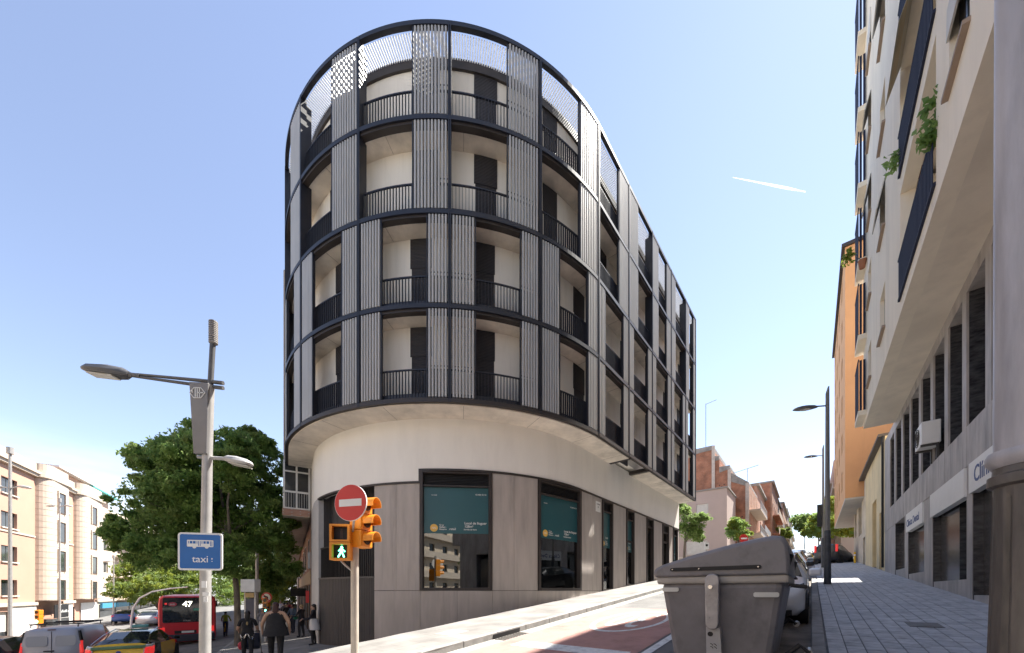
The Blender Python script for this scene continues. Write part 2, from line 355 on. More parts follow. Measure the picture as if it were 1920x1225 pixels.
dr_ = thing('storm_drain', 'dark storm drain mouth cut into the kerb beside the red road surface', 'drain', (*SP(6.3, -5.1), gtl(6.3, -5.1)))
q4 = [SP(5.85, -5.24), SP(6.75, -5.24), SP(6.75, -5.186), SP(5.85, -5.186)]
mb = MB(); mb.hexa([(p[0], p[1], G(*p)+.015) for p in q4]+[(p[0], p[1], G(*p)+.10) for p in q4]); mb.build('mouth', blackm, dr_)
for j in range(9):
    q4 = [SP(5.85+j*.1, -5.16), SP(5.91+j*.1, -5.16), SP(5.91+j*.1, -4.9), SP(5.85+j*.1, -4.9)]
    mb = MB(); mb.hexa([(p[0], p[1], G(*p)+.003) for p in q4]+[(p[0], p[1], G(*p)+.012) for p in q4]); mb.build('grate_bar', M('cast_grate', (.10, .09, .08), .7, metal=.4), dr_)
def cover(label, t, l, w, h, mat, hh):
    o = thing('utility_cover', label, 'utility cover', (*SP(t, l), gtl(t, l)+hh), 0)
    for (a, b, m_, z) in ((w, h, mat, .004), (w-.06, h-.06, mat, .008)):
        q = [SP(t-a/2, l-b/2), SP(t+a/2, l-b/2), SP(t+a/2, l+b/2), SP(t-a/2, l+b/2)]; mb = MB(); mb.hexa([(p[0], p[1], G(*p)+hh-.02) for p in q]+[(p[0], p[1], G(*p)+hh+z) for p in q]); mb.build('frame' if z < .006 else 'lid', m_, o)
    return o
cover('square concrete utility cover in the pale corner pavement', 5.6, -6.2, .6, .5, M('cover_concrete', (.36, .34, .32), .9, var=.2, scale=6), H)
cover('iron utility cover set in the right grey pavement', 9.4, 1.5, .5, .4, M('cover_iron', (.16, .155, .15), .6, metal=.3, var=.3, scale=9), H)
# right pavement
rpave = M('joint_mortar', (.12, .12, .122), .95, var=.2)
right = struct(tl_sheet('right_pavement', rpave, [-16]+fr(-12, 46, 2)+[60, 90, 130], [0.16, 1, 2, 2.7, 3.2], H-.012, skirt=.3))
tilem = [M('grey_paving_%d' % i, c, .8, grime=.4, gmap=(5, 5, 5), var=.16, scale=6, bump=.25, bscale=110) for i, c in enumerate(((.48, .482, .49), (.43, .435, .445), (.52, .52, .525)))]
T = .2; cells = []
for i in range(int(-2/T), int(46/T)):
    for j in range(14):
        t, l = i*T, .18+j*T; cells.append((t, l+T/2))
def vis(t, l):
    x, y = SP(t+.1, l); z = gtl(t, l)+H
    return y > .6 and abs(x/y*700) < 975 and -z/y*700 < 122
near = [c for c in cells if vis(*c)]; near.sort(key=lambda c: c[0]**2+c[1]**2)
rest = near[300:]+[c for c in cells if not vis(*c)]
ts = MB(); zs = T-.009
ts.hexa([(-zs/2*1, -zs/2, -.012), (zs/2, -zs/2, -.012), (zs/2, zs/2, -.012), (-zs/2, zs/2, -.012), (-zs/2+.003, -zs/2+.003, 0), (zs/2-.003, -zs/2+.003, 0), (zs/2-.003, zs/2-.003, 0), (-zs/2+.003, zs/2-.003, 0)])
tm = [ts.mesh('paving_tile', m) for m in tilem]
slope = math.atan(.09); rotm = Matrix.Rotation(math.atan2(U[1], U[0]), 4, 'Z') @ Matrix.Rotation(-slope, 4, 'Y')
for t, l in near[:300]:
    o = bpy.data.objects.new('paving_tile', tm[rnd.choice((0, 0, 1, 2))]); col.objects.link(o); o.parent = right
    o.matrix_local = Matrix.Translation((*SP(t+T/2, l), gtl(t+T/2, l)+H-.004+rnd.uniform(-.0015, .0015))) @ rotm
mb = MB()
for t, l in rest:
    z = gtl(t+T/2, l)+H-.004+rnd.uniform(-.0015, .0015); e = T/2-.0045; s = .09
    vs = []
    for dz, f in ((-.012, 1), (0, .97)):
        for a, b in ((-e, -e), (e, -e), (e, e), (-e, e)): vs.append((*SP(t+T/2+a*f, l+b*f), z+dz+a*f*s))
    mb.hexa(vs, rnd.choice((0, 0, 1, 2)))
stuff(mb.build('paving_tiles', tilem, right))
for i in range(46):
    t = -3+i
    m2 = MB(); stone(m2, SP(t+.006, 0), SP(t+.994, 0), .0-.16 if False else -.16, .004); m2.build('kerb_stone', kerbm, right, bevel=.012)
# paint and gutters, each a sheet a few millimetres above the one below
struct(tl_sheet('gutter', gutterm, fr(3.6, 60, 2), [-5.2, -4.88], .004))
struct(tl_sheet('gutter', M('dirty_gutter', (.17, .15, .13), .95, var=.4, scale=2.2, bump=.5), fr(-4, 46, 2), [-.62, -.01], .004))
red = struct(tl_sheet('red_road_surface', redpaint, fr(2.2, 11.2, .5), [-4.87, -3.8, -3, -2.2], .006))
struct(tl_sheet('stop_line', paint, [5.55, 5.98], [-4.5, -3.6, -2.3], .011))
struct(tl_sheet('parking_line', paint, fr(4.6, 30, 2), [-2.14, -2.0], .011))
mb = MB()
k = 56; ce = (9.05, -3.46)
vs = []
for i in range(k):
    a = 2*math.pi*i/k
    for ra, rb in ((1.62, .80), (1.46, .70)):
        t, l = ce[0]+ra*math.cos(a), ce[1]+rb*math.sin(a); vs.append((*SP(t, l), gtl(t, l)+.011))
mb.add(vs, [(2*i, 2*((i+1) % k), 2*((i+1) % k)+1, 2*i+1) for i in range(k)])
struct(mb.build('speed_marking', paint))
o = text('30', 1.0, (0, 0, 0), (1, 0, 0), (0, 0, 1), paint, None, 'speed_marking', 'CENTER', 0, 0.0)
for vtx in o.data.vertices:                           # letters read by drivers coming down the street
    x, y = vtx.co.x, vtx.co.y; t, l = ce[0]+1.05-y*2.9, ce[1]-x*.92
    vtx.co = (*SP(t, l), gtl(t, l)+.0112)
struct(o)

# ------------------------------------------------------------------ the corner building
FZ = [6.13, 9.16, 12.19, 15.22, 18.25]
SL, SR = -18.0, 13.3
bld = thing('apartment_building', 'rounded corner apartment block with dark steel frame and slatted screens over pale base', 'building', (*pf(-6, 4), G(*pf(-6, 4))))
mb = MB(); mb.prism([pf(S, .8) for S in samp(SL, SR, .35)], 6.3, 18.02); mb.build('inner_wall', cream, bld)
for i in range(4):
    mb = MB()
    for a, b in ((SL, SR),) if i else ((SL, 2.5), (5.1, SR)):
        ribbon(mb, a, b, .08, 1.3 if i == 0 else .9, FZ[i]-.11, FZ[i]+.12)
    mb.build('floor_slab', concrete, bld)
for i in range(5):
    mb = MB(); ribbon(mb, SL, SR+.04, -.04, .1, FZ[i]-.075, FZ[i]+.065, .2); mb.build('ring_beam', navy if i else brownsteel, bld)
    if 0 < i < 4:
        mb = MB(); ribbon(mb, SL, SR, .02, .22, FZ[i]-.16, FZ[i]-.075, .25); mb.build('slab_fascia', brownsteel, bld)
mb = MB(); ribbon(mb, SL, SR, .72, 1.1, 17.86, 18.2); mb.build('roof_edge', brownsteel, bld)
mb = MB(); mb.prism([pf(S, 1.0) for S in samp(SL, SR, .5)], 18.04, 18.16); mb.build('roof', M('roof_gravel', (.4, .39, .37), .9, var=.2), bld)
mb = MB()
S = SL
while S < SR:
    a, b = pf(S, .12), pf(S+.045, .12); c, d2 = pf(S+.045, .73), pf(S, .73)
    mb.hexa([(*a, 18.13), (*b, 18.13), (*c, 18.13), (*d2, 18.13), (*a, 18.16), (*b, 18.16), (*c, 18.16), (*d2, 18.16)]); S += .092
stuff(mb.build('pergola_slats', pergw, bld))
POST = [-17.95, -16.0, -12.9, -9.8, -6.7, -3.6, -.57, 2.31, 5.22, 8.2, 11.0, 13.27]
def post(S, w, o0, o1, z0, z1, mb):
    p = pf(S); nx, ny = pn(S); tx, ty = -ny, nx
    mb.obox((p[0]-tx*w/2-nx*o1, p[1]-ty*w/2-ny*o1, z0), (tx*w, ty*w, 0), (nx*(o1-o0), ny*(o1-o0), 0), (0, 0, z1-z0))
for S in POST:
    mb = MB(); post(S-.028, .034, -.05, .16, 6.06, 18.3, mb); post(S+.028, .034, -.05, .16, 6.06, 18.3, mb); post(S, .06, .0, .34, 6.2, 18.1, mb)
    mb.build('post', navy, bld)
BAYS = list(zip(POST, POST[1:]))
def screens(i, k, a, b):
    if i < 2:
        w = (.80, .70) if b <= 0 else (.55, .55)
        if k == 0: return [(b-.75, b-.06)]
        return [(a+.07, a+w[0]), (b-w[1], b-.07)]
    if k == 0: return [(b-1.2, b-.06)]
    if b <= 0 or k == 6: return [(b-(1.17 if b <= 0 else 1.0), b-.07)]
    return {7: [(a+.07, a+1.05)], 8: [(a+.07, a+.9), (b-.75, b-.07)], 9: [(a+.07, a+.8)], 10: [(a+.07, a+.8), (b-.45, b-.07)]}.get(k, [(b-1.1, b-.07)])
sl = MB(); hw, hd, hh = .037, .032, (3.03-.2)/2
prof = [(-hw, -hd*.4), (-hw*.45, -hd), (hw*.45, -hd), (hw, -hd*.4), (hw, hd), (-hw, hd)]
sl.prism(prof, -hh, hh); slat_me = sl.mesh('slat', slatm)
farslats = MB(); nslat = 0; railbars = []
dark_doors = {0: [(-8.28, -7.45), (-5.94, -5.05), (-1.15, -.3), (-11.9, -11.05), (.2, 1.0), (3.2, 4.1), (6.4, 7.3), (9.3, 10.2), (12.0, 12.8), (-15, -14.2)]}
dark_doors[1] = dark_doors[0]
dark_doors[2] = dark_doors[3] = [(-5.86, -4.96), (-8.15, -7.2), (-2.95, -2.2), (-12.3, -11.4), (.9, 1.7), (4.2, 5.0), (6.6, 7.4), (9.9, 10.7), (12.2, 13.0)]
for i in range(4):
    zc = FZ[i]+3.03/2; z0, z1 = FZ[i]+.1, FZ[i+1]-.1
    for k, (a, b) in enumerate(BAYS):
        sc_l = screens(i, k, a, b)
        for (p, q) in sc_l:
            mb = MB()
            for zz in (z0+.02, z0+1.02, z1-.05): ribbon(mb, p, q, .055, .075, zz, zz+.03, .3)
            for e in (p-.03, q+.03): post(e, .03, -.01, .09, z0-.02, z1+.02, mb)
            scr = mb.build('louvre_screen', navy, bld)
            m = max(2, int((q-p)/.103)); st = (q-p)/m
            for j in range(m):
                S = p+st*(j+.5); x, y = pf(S, .004); nx, ny = pn(S); ang = math.atan2(nx, -ny)
                if nslat < 300 and -16.2 < S < 2.4:
                    o = bpy.data.objects.new('slat', slat_me); col.objects.link(o); attach(o, scr); o.location = (x, y, zc); o.rotation_euler = (0, 0, ang); nslat += 1
                else:
                    ca, sa = math.cos(ang), math.sin(ang); farslats.prism([(x+u_*ca-v_*sa, y+u_*sa+v_*ca) for u_, v_ in prof], zc-hh, zc+hh)
        # railing behind the whole bay
        mb = MB(); ribbon(mb, a+.05, b-.05, .15, .20, FZ[i]+1.06, FZ[i]+1.10, .3); ribbon(mb, a+.05, b-.05, .165, .175, FZ[i]+.12, FZ[i]+.30, .3)
        m = int((b-a)/.108)
        for j in range(m): post(a+.08+(b-a-.16)*j/(m-1), .014, .135, .205, FZ[i]+.14, FZ[i]+1.07, mb)
        mb.build('railing', navy, bld)
    for (p, q) in dark_doors[i]:
        mb = MB(); hgt = 2.52 if i < 3 else 2.45
        ribbon(mb, p, q, .775, .85, FZ[i]+hgt-.62, FZ[i]+2.9 if i < 3 else FZ[i]+hgt+.24, .3); ribbon(mb, p+.05, q-.03, .79, .85, FZ[i]+.1, FZ[i]+hgt-.62, .3)
        mb.build('roller_shutter', shutterm, bld)
stuff(farslats.build('slats', slatm, bld))
for i in range(5):
    for S in samp(SL+.9, SR-.6, 2.9):                # casting joints in the concrete soffits
        if i == 4 or (i == 0 and 2.3 < S < 5.3): continue
        mb = MB(); ribbon(mb, S, S+.014, .11, 1.04 if i == 0 else .78, FZ[i]-.113, FZ[i]-.108, .3); mb.build('soffit_joint', M('joint_line', (.30, .26, .22), .9), bld)
# open bay in the soffit with its two steel joists
for S in (2.62, 4.9):
    mb = MB(); post(S, .16, -.02, 1.25, 6.02, 6.2, mb); mb.build('joist', brownsteel, bld)
# ground storey
GO = 1.05
mb = MB(); ribbon(mb, SL+.2, -8.02, GO, GO+.3, 3.84, 6.16, .2); ribbon(mb, -8.02, SR, GO, GO+.3, 4.27, 6.16, .2); mb.build('upper_wall', M('smooth_white_render', (.87, .84, .78), .85, grime=.06, gmap=(1.6, 1.6, .3), var=.03, scale=1.4, stretch=(1, 1, .3), bump=.1, bscale=50), bld)
mb = MB(); ribbon(mb, -14.4, -8.0, GO-.03, GO+.1, 3.76, 3.835, .2); ribbon(mb, -8.05, SR, GO-.03, GO+.1, 4.19, 4.265, .2); post(-8.02, .06, GO-.03, GO+.1, 3.76, 4.265, mb); mb.build('trim', brownsteel, bld)
mb = MB(); ribbon(mb, SL+.2, -14.35, GO, GO+.3, -3.2, 3.84, .2); mb.build('end_pier', M('light_grey_panel', (.50, .49, .48), .7, var=.06), bld)
def gnd(S): return G(*pf(S, GO))+H
upper = [(-10.04, -9.02, 3.76), (-9.02, -8.02, 3.76), (-5.08, -4.14, 4.19), (-4.14, -3.0, 4.19), (-.08, .9, 4.19), (.9, 1.78, 4.19), (2.92, 4.46, 4.19), (5.5, 7.25, 4.19), (8.36, 9.91, 4.19), (11.13, 11.98, 4.19), (12.97, SR, 4.19)]
for a, b, zt in upper:
    mb = MB(); ribbon(mb, a+.006, b-.006, GO, GO+.12, .012, zt, .15); mb.build('cladding_panel', clad, bld)
edges = [-10.04, -8.0, -6.5, -5.08, -4.1, -3.0, -1.6, -.7, .4, 1.4, 2.4, 3.4, 4.4, 5.5, 7.2, 9.9, 12.0, SR]
for a, b in zip(edges, edges[1:]):
    lo = min(gnd(a), gnd(b))-.35
    if lo < -.02: mb = MB(); ribbon(mb, a+.006, b-.006, GO, GO+.12, lo, -.003, .15); mb.build('plinth_panel', clad, bld)
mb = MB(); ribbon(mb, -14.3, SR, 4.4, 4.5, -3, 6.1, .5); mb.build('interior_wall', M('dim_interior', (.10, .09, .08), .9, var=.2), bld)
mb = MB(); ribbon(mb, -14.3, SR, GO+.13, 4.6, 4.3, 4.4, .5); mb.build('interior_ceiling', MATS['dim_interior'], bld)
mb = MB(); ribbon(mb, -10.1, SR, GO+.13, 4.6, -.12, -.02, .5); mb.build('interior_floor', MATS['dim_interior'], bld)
def flatbox(mb, S0, S1, o0, o1, z0, z1, mi=0):
    a, b = V3((*pf(S0, GO), 0)), V3((*pf(S1, GO), 0)); d = (b-a).normalized(); nn = V3((d.y, -d.x, 0))
    p = a-nn*o1; p.z = z0; mb.obox(p, b-a, nn*(o1-o0), (0, 0, z1-z0), mi); return a, d, nn, (b-a).length
def shop_window(a, b, z0, z1, banner=True, fw=.11, label=None, door=False, bz=(2.03, 3.70)):
    A = V3((*pf(a, GO), 0)); B = V3((*pf(b, GO), 0)); Ln = (B-A).length; f = fw/Ln*(b-a)
    mb = MB()
    flatbox(mb, a, a+f, -.05, .25, z0, z1); flatbox(mb, b-f, b, -.05, .25, z0, z1); flatbox(mb, a+f, b-f, -.05, .25, z0, z0+fw); flatbox(mb, a+f, b-f, -.05, .25, z1-.06, z1); flatbox(mb, a+f, b-f, .0, .2, z1-.52, z1-.46)
    fr_ = mb.build('shop_door' if door else 'shop_window', brownsteel, bld, bevel=.008)
    mb = MB(); flatbox(mb, a+f, b-f, .12, .135, z0+fw, z1-.52); mb.build('pane', shopglass, fr_)
    mb = MB()
    for q in range(7): flatbox(mb, a+f, b-f, .10, .16, z1-.45+q*.055, z1-.425+q*.055)
    mb.build('vent_louvre', blackm, fr_)
    if door:
        mb = MB(); flatbox(mb, a+f, b-f, .05, .15, z0+2.25, z0+2.35); mb.build('transom', brownsteel, fr_)
    if banner:
        mb = MB(); p, d, nn, ln = flatbox(mb, a+f*1.1, b-f*1.1, .105, .118, bz[0], bz[1]); mb.build('banner', teal, fr_)
        x0, x1 = fw*1.3, ln; h = bz[1]-bz[0]; s = min(1., Ln/2.87)
        def pt(fx, fz): q = p+d*(fw+(Ln-2*fw)*fx)-nn*.098; return (q.x, q.y, bz[0]+h*fz)
        wi = Ln-2*fw
        T_ = lambda st, sz, fx, fz, bold=0, al='LEFT': text(st, sz, pt(fx, fz), d, nn, white, fr_, 'lettering', al, .001, bold)
        if wi > 1.2:
            T_('Local de lloguer', .122, .57, .20, .012); T_('128m²', .122, .57, .13, .012); T_('Sortida de fums', .072, .56, .075, .012)
            T_('93 405 01 01', .075, .74, .82, .006); T_('nn.retail', .06, .065, .80, .004)
            T_('Grup', .075, .185, .165); T_('Núñez i', .075, .185, .12, .015); T_('Navarro', .075, .185, .075, .015); T_('.retail', .11, .33, .075, .008)
        else:
            T_('Grup', .08, .40, .165); T_('Núñez i', .08, .40, .12); T_('Navarro', .08, .40, .075); T_('Local', .12, .40, .26)
        r = .135 if wi > 1.2 else .12
        c = V3(pt(.105 if wi > 1.2 else .2, .115)); mb = MB()
        ring = [c+d*(r*math.cos(2*math.pi*j/28))+V3((0, 0, r*math.sin(2*math.pi*j/28))) for j in range(28)]; mb.extr(ring, -nn*.004); mb.build('logo_disc', yellowp, fr_)
        text('NN', r*.75, tuple(c+nn*.001-V3((0, 0, r*.27))), d, nn, white, fr_, 'lettering', 'CENTER', .0015, 0)
    return fr_
shop_window(-8.0, -5.1, -.0, 4.185)
shop_window(-2.98, -.1, -.0, 4.185)
shop_window(1.8, 2.9, .0, 4.185, fw=.08)
shop_window(4.48, 5.48, gnd(4.9)+.02, 4.185, fw=.08, door=True)
shop_window(7.27, 8.34, .45, 4.185, banner=False, fw=.08)
shop_window(9.93, 11.11, gnd(10.4)+.02, 4.185, banner=False, fw=.08, door=True)
shop_window(12.0, 12.95, .9, 4.185, fw=.08)
# street name plate
mb = MB(); p = V3((*pf(1.2, GO-.0), 0)); q = V3((*pf(1.6, GO-.0), 0)); dd = (q-p).normalized(); nn = V3((dd.y, -dd.x, 0)); p.z = 3.55; mb.obox(p, dd*.42, nn*.02, (0, 0, .46))
plate = mb.build('name_plate', white, bld)
for st, z in (('CARRER', .31), ('DE', .18)): text(st, .085, tuple(p+dd*.21+nn*.021+V3((0, 0, z))), dd, nn, M('sign_grey', (.08, .08, .09), .6), plate, 'lettering', 'CENTER', .001, .01)
# dark entrance recess at the avenue end: low curved wall, bars above, door behind
mb = MB(); ribbon(mb, -14.3, -10.06, GO+.02, GO+.16, -3.2, .46, .12); mb.build('entrance_low_wall', darkclad, bld)
mb = MB(); ribbon(mb, -14.3, -10.06, GO-.02, GO+.2, .46, .52, .2); mb.build('wall_coping', M('dark_coping', (.09, .085, .085), .5), bld)
mb = MB()
for j in range(36): post(-14.2+j*.118, .02, GO+.06, GO+.1, .52, 1.75, mb)
ribbon(mb, -14.25, -10.1, GO+.05, GO+.11, 1.7, 1.76, .2); mb.build('entrance_bars', blackm, bld)
mb = MB(); ribbon(mb, -14.3, -12.4, GO+.5, GO+.56, -.4, 4.4, .2); ribbon(mb, -12.36, -9.9, GO+.9, GO+.96, -.4, 4.4, .2); ribbon(mb, -12.42, -12.36, GO+.5, GO+.96, -.4, 4.4, .2); ribbon(mb, -14.35, -14.3, GO+.2, GO+.6, -.4, 4.4, .2); ribbon(mb, -10.06, -10.0, GO+.13, GO+.95, -.4, 4.4, .2); mb.build('recess_wall', darkclad, bld)
# ------------------------------------------------------------------ generic facade with real openings
def v3(p, z): return V3((p[0], p[1], z))
WC = {}
def win_mesh(w, h, kind):
    key = (round(w, 2), round(h, 2), kind)
    if key in WC: return WC[key]
    f = .06; mb = MB()
    for x0, x1, z0, z1 in ((0, f, 0, h), (w-f, w, 0, h), (f, w-f, 0, f), (f, w-f, h-f, h)): mb.obox((x0, -.05, z0), (x1-x0, 0, 0), (0, .06, 0), (0, 0, z1-z0))
    if w > .9: mb.obox((w/2-f/2, -.05, f), (f, 0, 0), (0, .055, 0), (0, 0, h-2*f))
    fm = mb.mesh('window', kind)
    mb = MB(); mb.obox((f*.5, -.02, f*.5), (w-f, 0, 0), (0, .01, 0), (0, 0, h-f)); pm = mb.mesh('pane', winglass)
    WC[key] = (fm, pm); return WC[key]
def facade(parent, O, xd, n, W_, H_, holes, mat, th=.35, name='wall', frame=None, depth=.16, sill=None, blind=None):
    """wall from O along xd (viewer's right) with outward normal n; holes = (x0, x1, z0, z1)"""
    O = V3(O); xd = V3((*xd, 0)); n = V3((*n, 0)); mb = MB()
    xs = sorted({0, W_}|{q for h in holes for q in h[:2] if 0 < q < W_}); zs = sorted({0, H_}|{q for h in holes for q in h[2:4] if 0 < q < H_})
    for z0, z1 in zip(zs, zs[1:]):
        st = None
        for x0, x1 in list(zip(xs, xs[1:]))+[(None, None)]:
            solid = x0 is not None and not any(h[0] <= x0+1e-6 and x1 <= h[1]+1e-6 and h[2] <= z0+1e-6 and z1 <= h[3]+1e-6 for h in holes)
            if solid: st = x0 if st is None else st; last = x1
            elif st is not None:
                mb.obox(O+xd*st-n*th+V3((0, 0, z0)), xd*(last-st), n*th, (0, 0, z1-z0)); st = None
    wall = mb.build(name, mat, parent)
    if frame:
        for h in holes:
            w, hh = h[1]-h[0], h[3]-h[2]; fm, pm = win_mesh(w, hh, frame)
            m = Matrix(((xd.x, n.x, 0, 0), (xd.y, n.y, 0, 0), (0, 0, 1, 0), (0, 0, 0, 1)))
            p = O+xd*h[0]-n*depth+V3((0, 0, h[2])); m.translation = p
            o = bpy.data.objects.new('window', fm); col.objects.link(o); attach(o, parent); o.matrix_basis = m
            g = bpy.data.objects.new('pane', pm); col.objects.link(g); g.parent = o
            if sill:
                b2 = MB(); b2.obox((-.08, depth-.1, -.1), (w+.16, 0, 0), (0, .22, 0), (0, 0, .1)); s_ = link('sill', b2.mesh('sill', sill), o, 0, True)
            if blind and rnd.random() < .45:
                hb = hh*rnd.uniform(.3, .75); b2 = MB(); b2.obox((.05, -.012, hh-hb), (w-.1, 0, 0), (0, .012, 0), (0, 0, hb-.03)); link('blind', b2.mesh('blind', blind), o, 0, True)
    return wall
def lbox(mb, s0, s1, n0, n1, z0, z1, mi=0):           # box in avenue coordinates
    mb.hexa([v3(LP(s0, n0), z0), v3(LP(s1, n0), z0), v3(LP(s1, n1), z0), v3(LP(s0, n1), z0), v3(LP(s0, n0), z1), v3(LP(s1, n0), z1), v3(LP(s1, n1), z1), v3(LP(s0, n1), z1)], mi)
def sbox(mb, t0, t1, l0, l1, z0, z1, mi=0):           # box in side-street coordinates
    mb.hexa([v3(SP(t0, l0), z0), v3(SP(t1, l0), z0), v3(SP(t1, l1), z0), v3(SP(t0, l1), z0), v3(SP(t0, l0), z1), v3(SP(t1, l0), z1), v3(SP(t1, l1), z1), v3(SP(t0, l1), z1)], mi)
neg = lambda a: (-a[0], -a[1])
frame_w = M('white_window_frame', (.72, .71, .68), .5); frame_d = M('dark_window_frame', (.06, .055, .05), .5)
frame_b = M('brown_window_frame', (.16, .10, .07), .6); sillm = M('pale_stone_sill', (.62, .55, .47), .8, var=.1)
blindm = M('pvc_blind', (.62, .60, .55), .7)
# ---- brick building against the avenue flank of the corner block
brick_l = brickmat('orange_brick', (.40, .17, .085), (.34, .135, .065), (.36, .31, .26), .25, .065, 'left', bump=.4)
bb = thing('brick_building', 'brick apartment building with a glazed overhanging bay beside the rounded block', 'building', v3(LP(25, -3), G(*LP(25, -3))))
s0 = 20.98
mb = MB(); lbox(mb, s0, 62, -9, -1.0, -4.5, 3.6); mb.build('wall', brick_l, bb)
mb = MB(); lbox(mb, s0+.15, 62, -9, .22, 3.82, 15.5); mb.build('bay', M('bay_render', (.52, .45, .38), .85, var=.1), bb)
mb = MB(); lbox(mb, s0+.02, 40, -.9, .25, 3.62, 3.82); mb.build('bay_soffit', M('grey_soffit', (.48, .43, .37), .9, var=.14, scale=1.5), bb)
mb = MB(); lbox(mb, 40, 62, -.9, -.05, 3.3, 3.6); mb.build('bay_soffit', MATS['grey_soffit'], bb)
mb = MB(); lbox(mb, s0, s0+.14, -.9, .27, 3.64, 3.95); mb.build('brick_lintel', brickmat('lintel_brick', (.42, .19, .12), (.36, .15, .09), (.4, .33, .28), .25, .065, 'gable'), bb)
mb = MB()
for a, b in ((-.92, -.83), (-.37, -.29), (.16, .24)): lbox(mb, s0+.03, s0+.12, a, b, 3.97, 6.3)
for z in (3.97, 4.78, 5.75, 6.22): lbox(mb, s0+.035, s0+.115, -.92, .24, z, z+.07)
gl = mb.build('glazed_balcony', frame_w, bb)
for a, b in ((-.83, -.37), (-.29, .16)):
    mb = MB(); lbox(mb, s0+.07, s0+.08, a, b, 4.04, 6.2); mb.build('pane', winglass, gl)
mb = MB()
for j in range(11): lbox(mb, s0-.04, s0-.025, -.88+j*.11, -.868+j*.11, 3.95, 4.75)
lbox(mb, s0-.045, s0-.02, -.9, .25, 4.74, 4.78); mb.build('balcony_rail', frame_w, bb)
for s, w in ((24, 1.2), (28, 1.2), (32, 1.2), (37, 1.2), (42, 1.2)):
    mb = MB(); lbox(mb, s, s+w, -1.02, -.97, 1.3, 2.9); wi = mb.build('window', frame_w, bb)
    mb = MB(); lbox(mb, s+.08, s+w-.08, -.99, -.955, 1.38, 2.82); mb.build('pane', winglass, wi)
mb = MB(); lbox(mb, s0+.5, 61, -1.0, -.93, .35, 1.05); mb.build('shop_fascia', M('ochre_fascia', (.45, .33, .20), .7, var=.15), bb)
for s, w in ((23, 1.6), (26, 2.4), (30, 2.2), (34.5, 2.5), (39, 2.5), (44, 2.5)):
    mb = MB(); lbox(mb, s, s+w, -1.0, -.96, G(*LP(s, -1))+.1, .3); mb.build('shop_door', blackm, bb)
mb = MB(); mb.tube([v3(LP(s0+.0, -.97), 6.1), v3(LP(s0+.0, -.97), G(*LP(s0, -.97)))], .035, 8); mb.build('drainpipe', M('rusty_pipe', (.12, .08, .07), .7), bb)
mb = MB(); lbox(mb, s0-.02, s0+.12, -.92, -.8, 1.1, 1.9); mb.build('meter_box', M('grey_box', (.35, .34, .33), .6), bb)
mb = MB(); lbox(mb, s0-.05, s0+.05, -.86, -.72, -.6, .0); mb.build('red_box', M('red_enamel', (.5, .03, .03), .4), bb)
mb = MB(); lbox(mb, 27.0, 27.12, -.95, -.1, -.35, .15); sg = mb.build('hanging_sign', blackm, bb)
# ---- pink apartment building across the avenue
NP = 22.
pinkm = M('salmon_render', (.46, .275, .20), .9, var=.05, scale=.4, bump=.1); ivory = M('ivory_render', (.50, .42, .34), .85, var=.05, scale=.5, bump=.1); stonew = M('ashlar_white', (.50, .42, .34), .85, var=.08)
pk = thing('pink_apartment_building', 'salmon pink apartment building with two ivory rounded bays across the avenue', 'building', v3(LP(55, NP+5), -4.3))
sA, sB, zb = 34., 71.3, -4.6
rows = (10.3, 7.2, 4.1, 1.0)
H0 = [(s-sA, s-sA+w, z-1.45-zb, z-zb) for s, w in ((38, 2.3), (45, 2.3), (51.9, 2.3)) for z in rows]
H0 += [(63.0-sA, 63.9-sA, z-1.3-zb, z-.1-zb) for z in rows]+[(sA_-sA, sA_-sA+2.2, .2, 2.7) for sA_ in (37, 41, 46, 51, 63)]
facade(pk, v3(LP(sA, NP), zb), W, neg(NL), sB-sA, 16.4, H0, pinkm, .4, 'wall', frame_d, .2, sillm, blindm)
mb = MB(); lbox(mb, sA, sB, NP+.4, NP+11, zb, 11.7); mb.build('core', pinkm, pk)
mb = MB(); lbox(mb, sA, sB, NP-.06, NP, zb, -1.45); m_ = mb
def bay(sa, sb):
    r = .95; pts = []
    for i in range(7): a = math.pi*(1-i/12); pts.append((sa+r+r*math.cos(a), NP-r*math.sin(a)))
    for i in range(7): a = math.pi/2*(1-i/6); pts.append((sb-r+r*math.cos(a), NP-r*math.sin(a)))
    return [LP(s, n) for s, n in pts]+[LP(sb, NP+.3), LP(sa, NP+.3)], pts
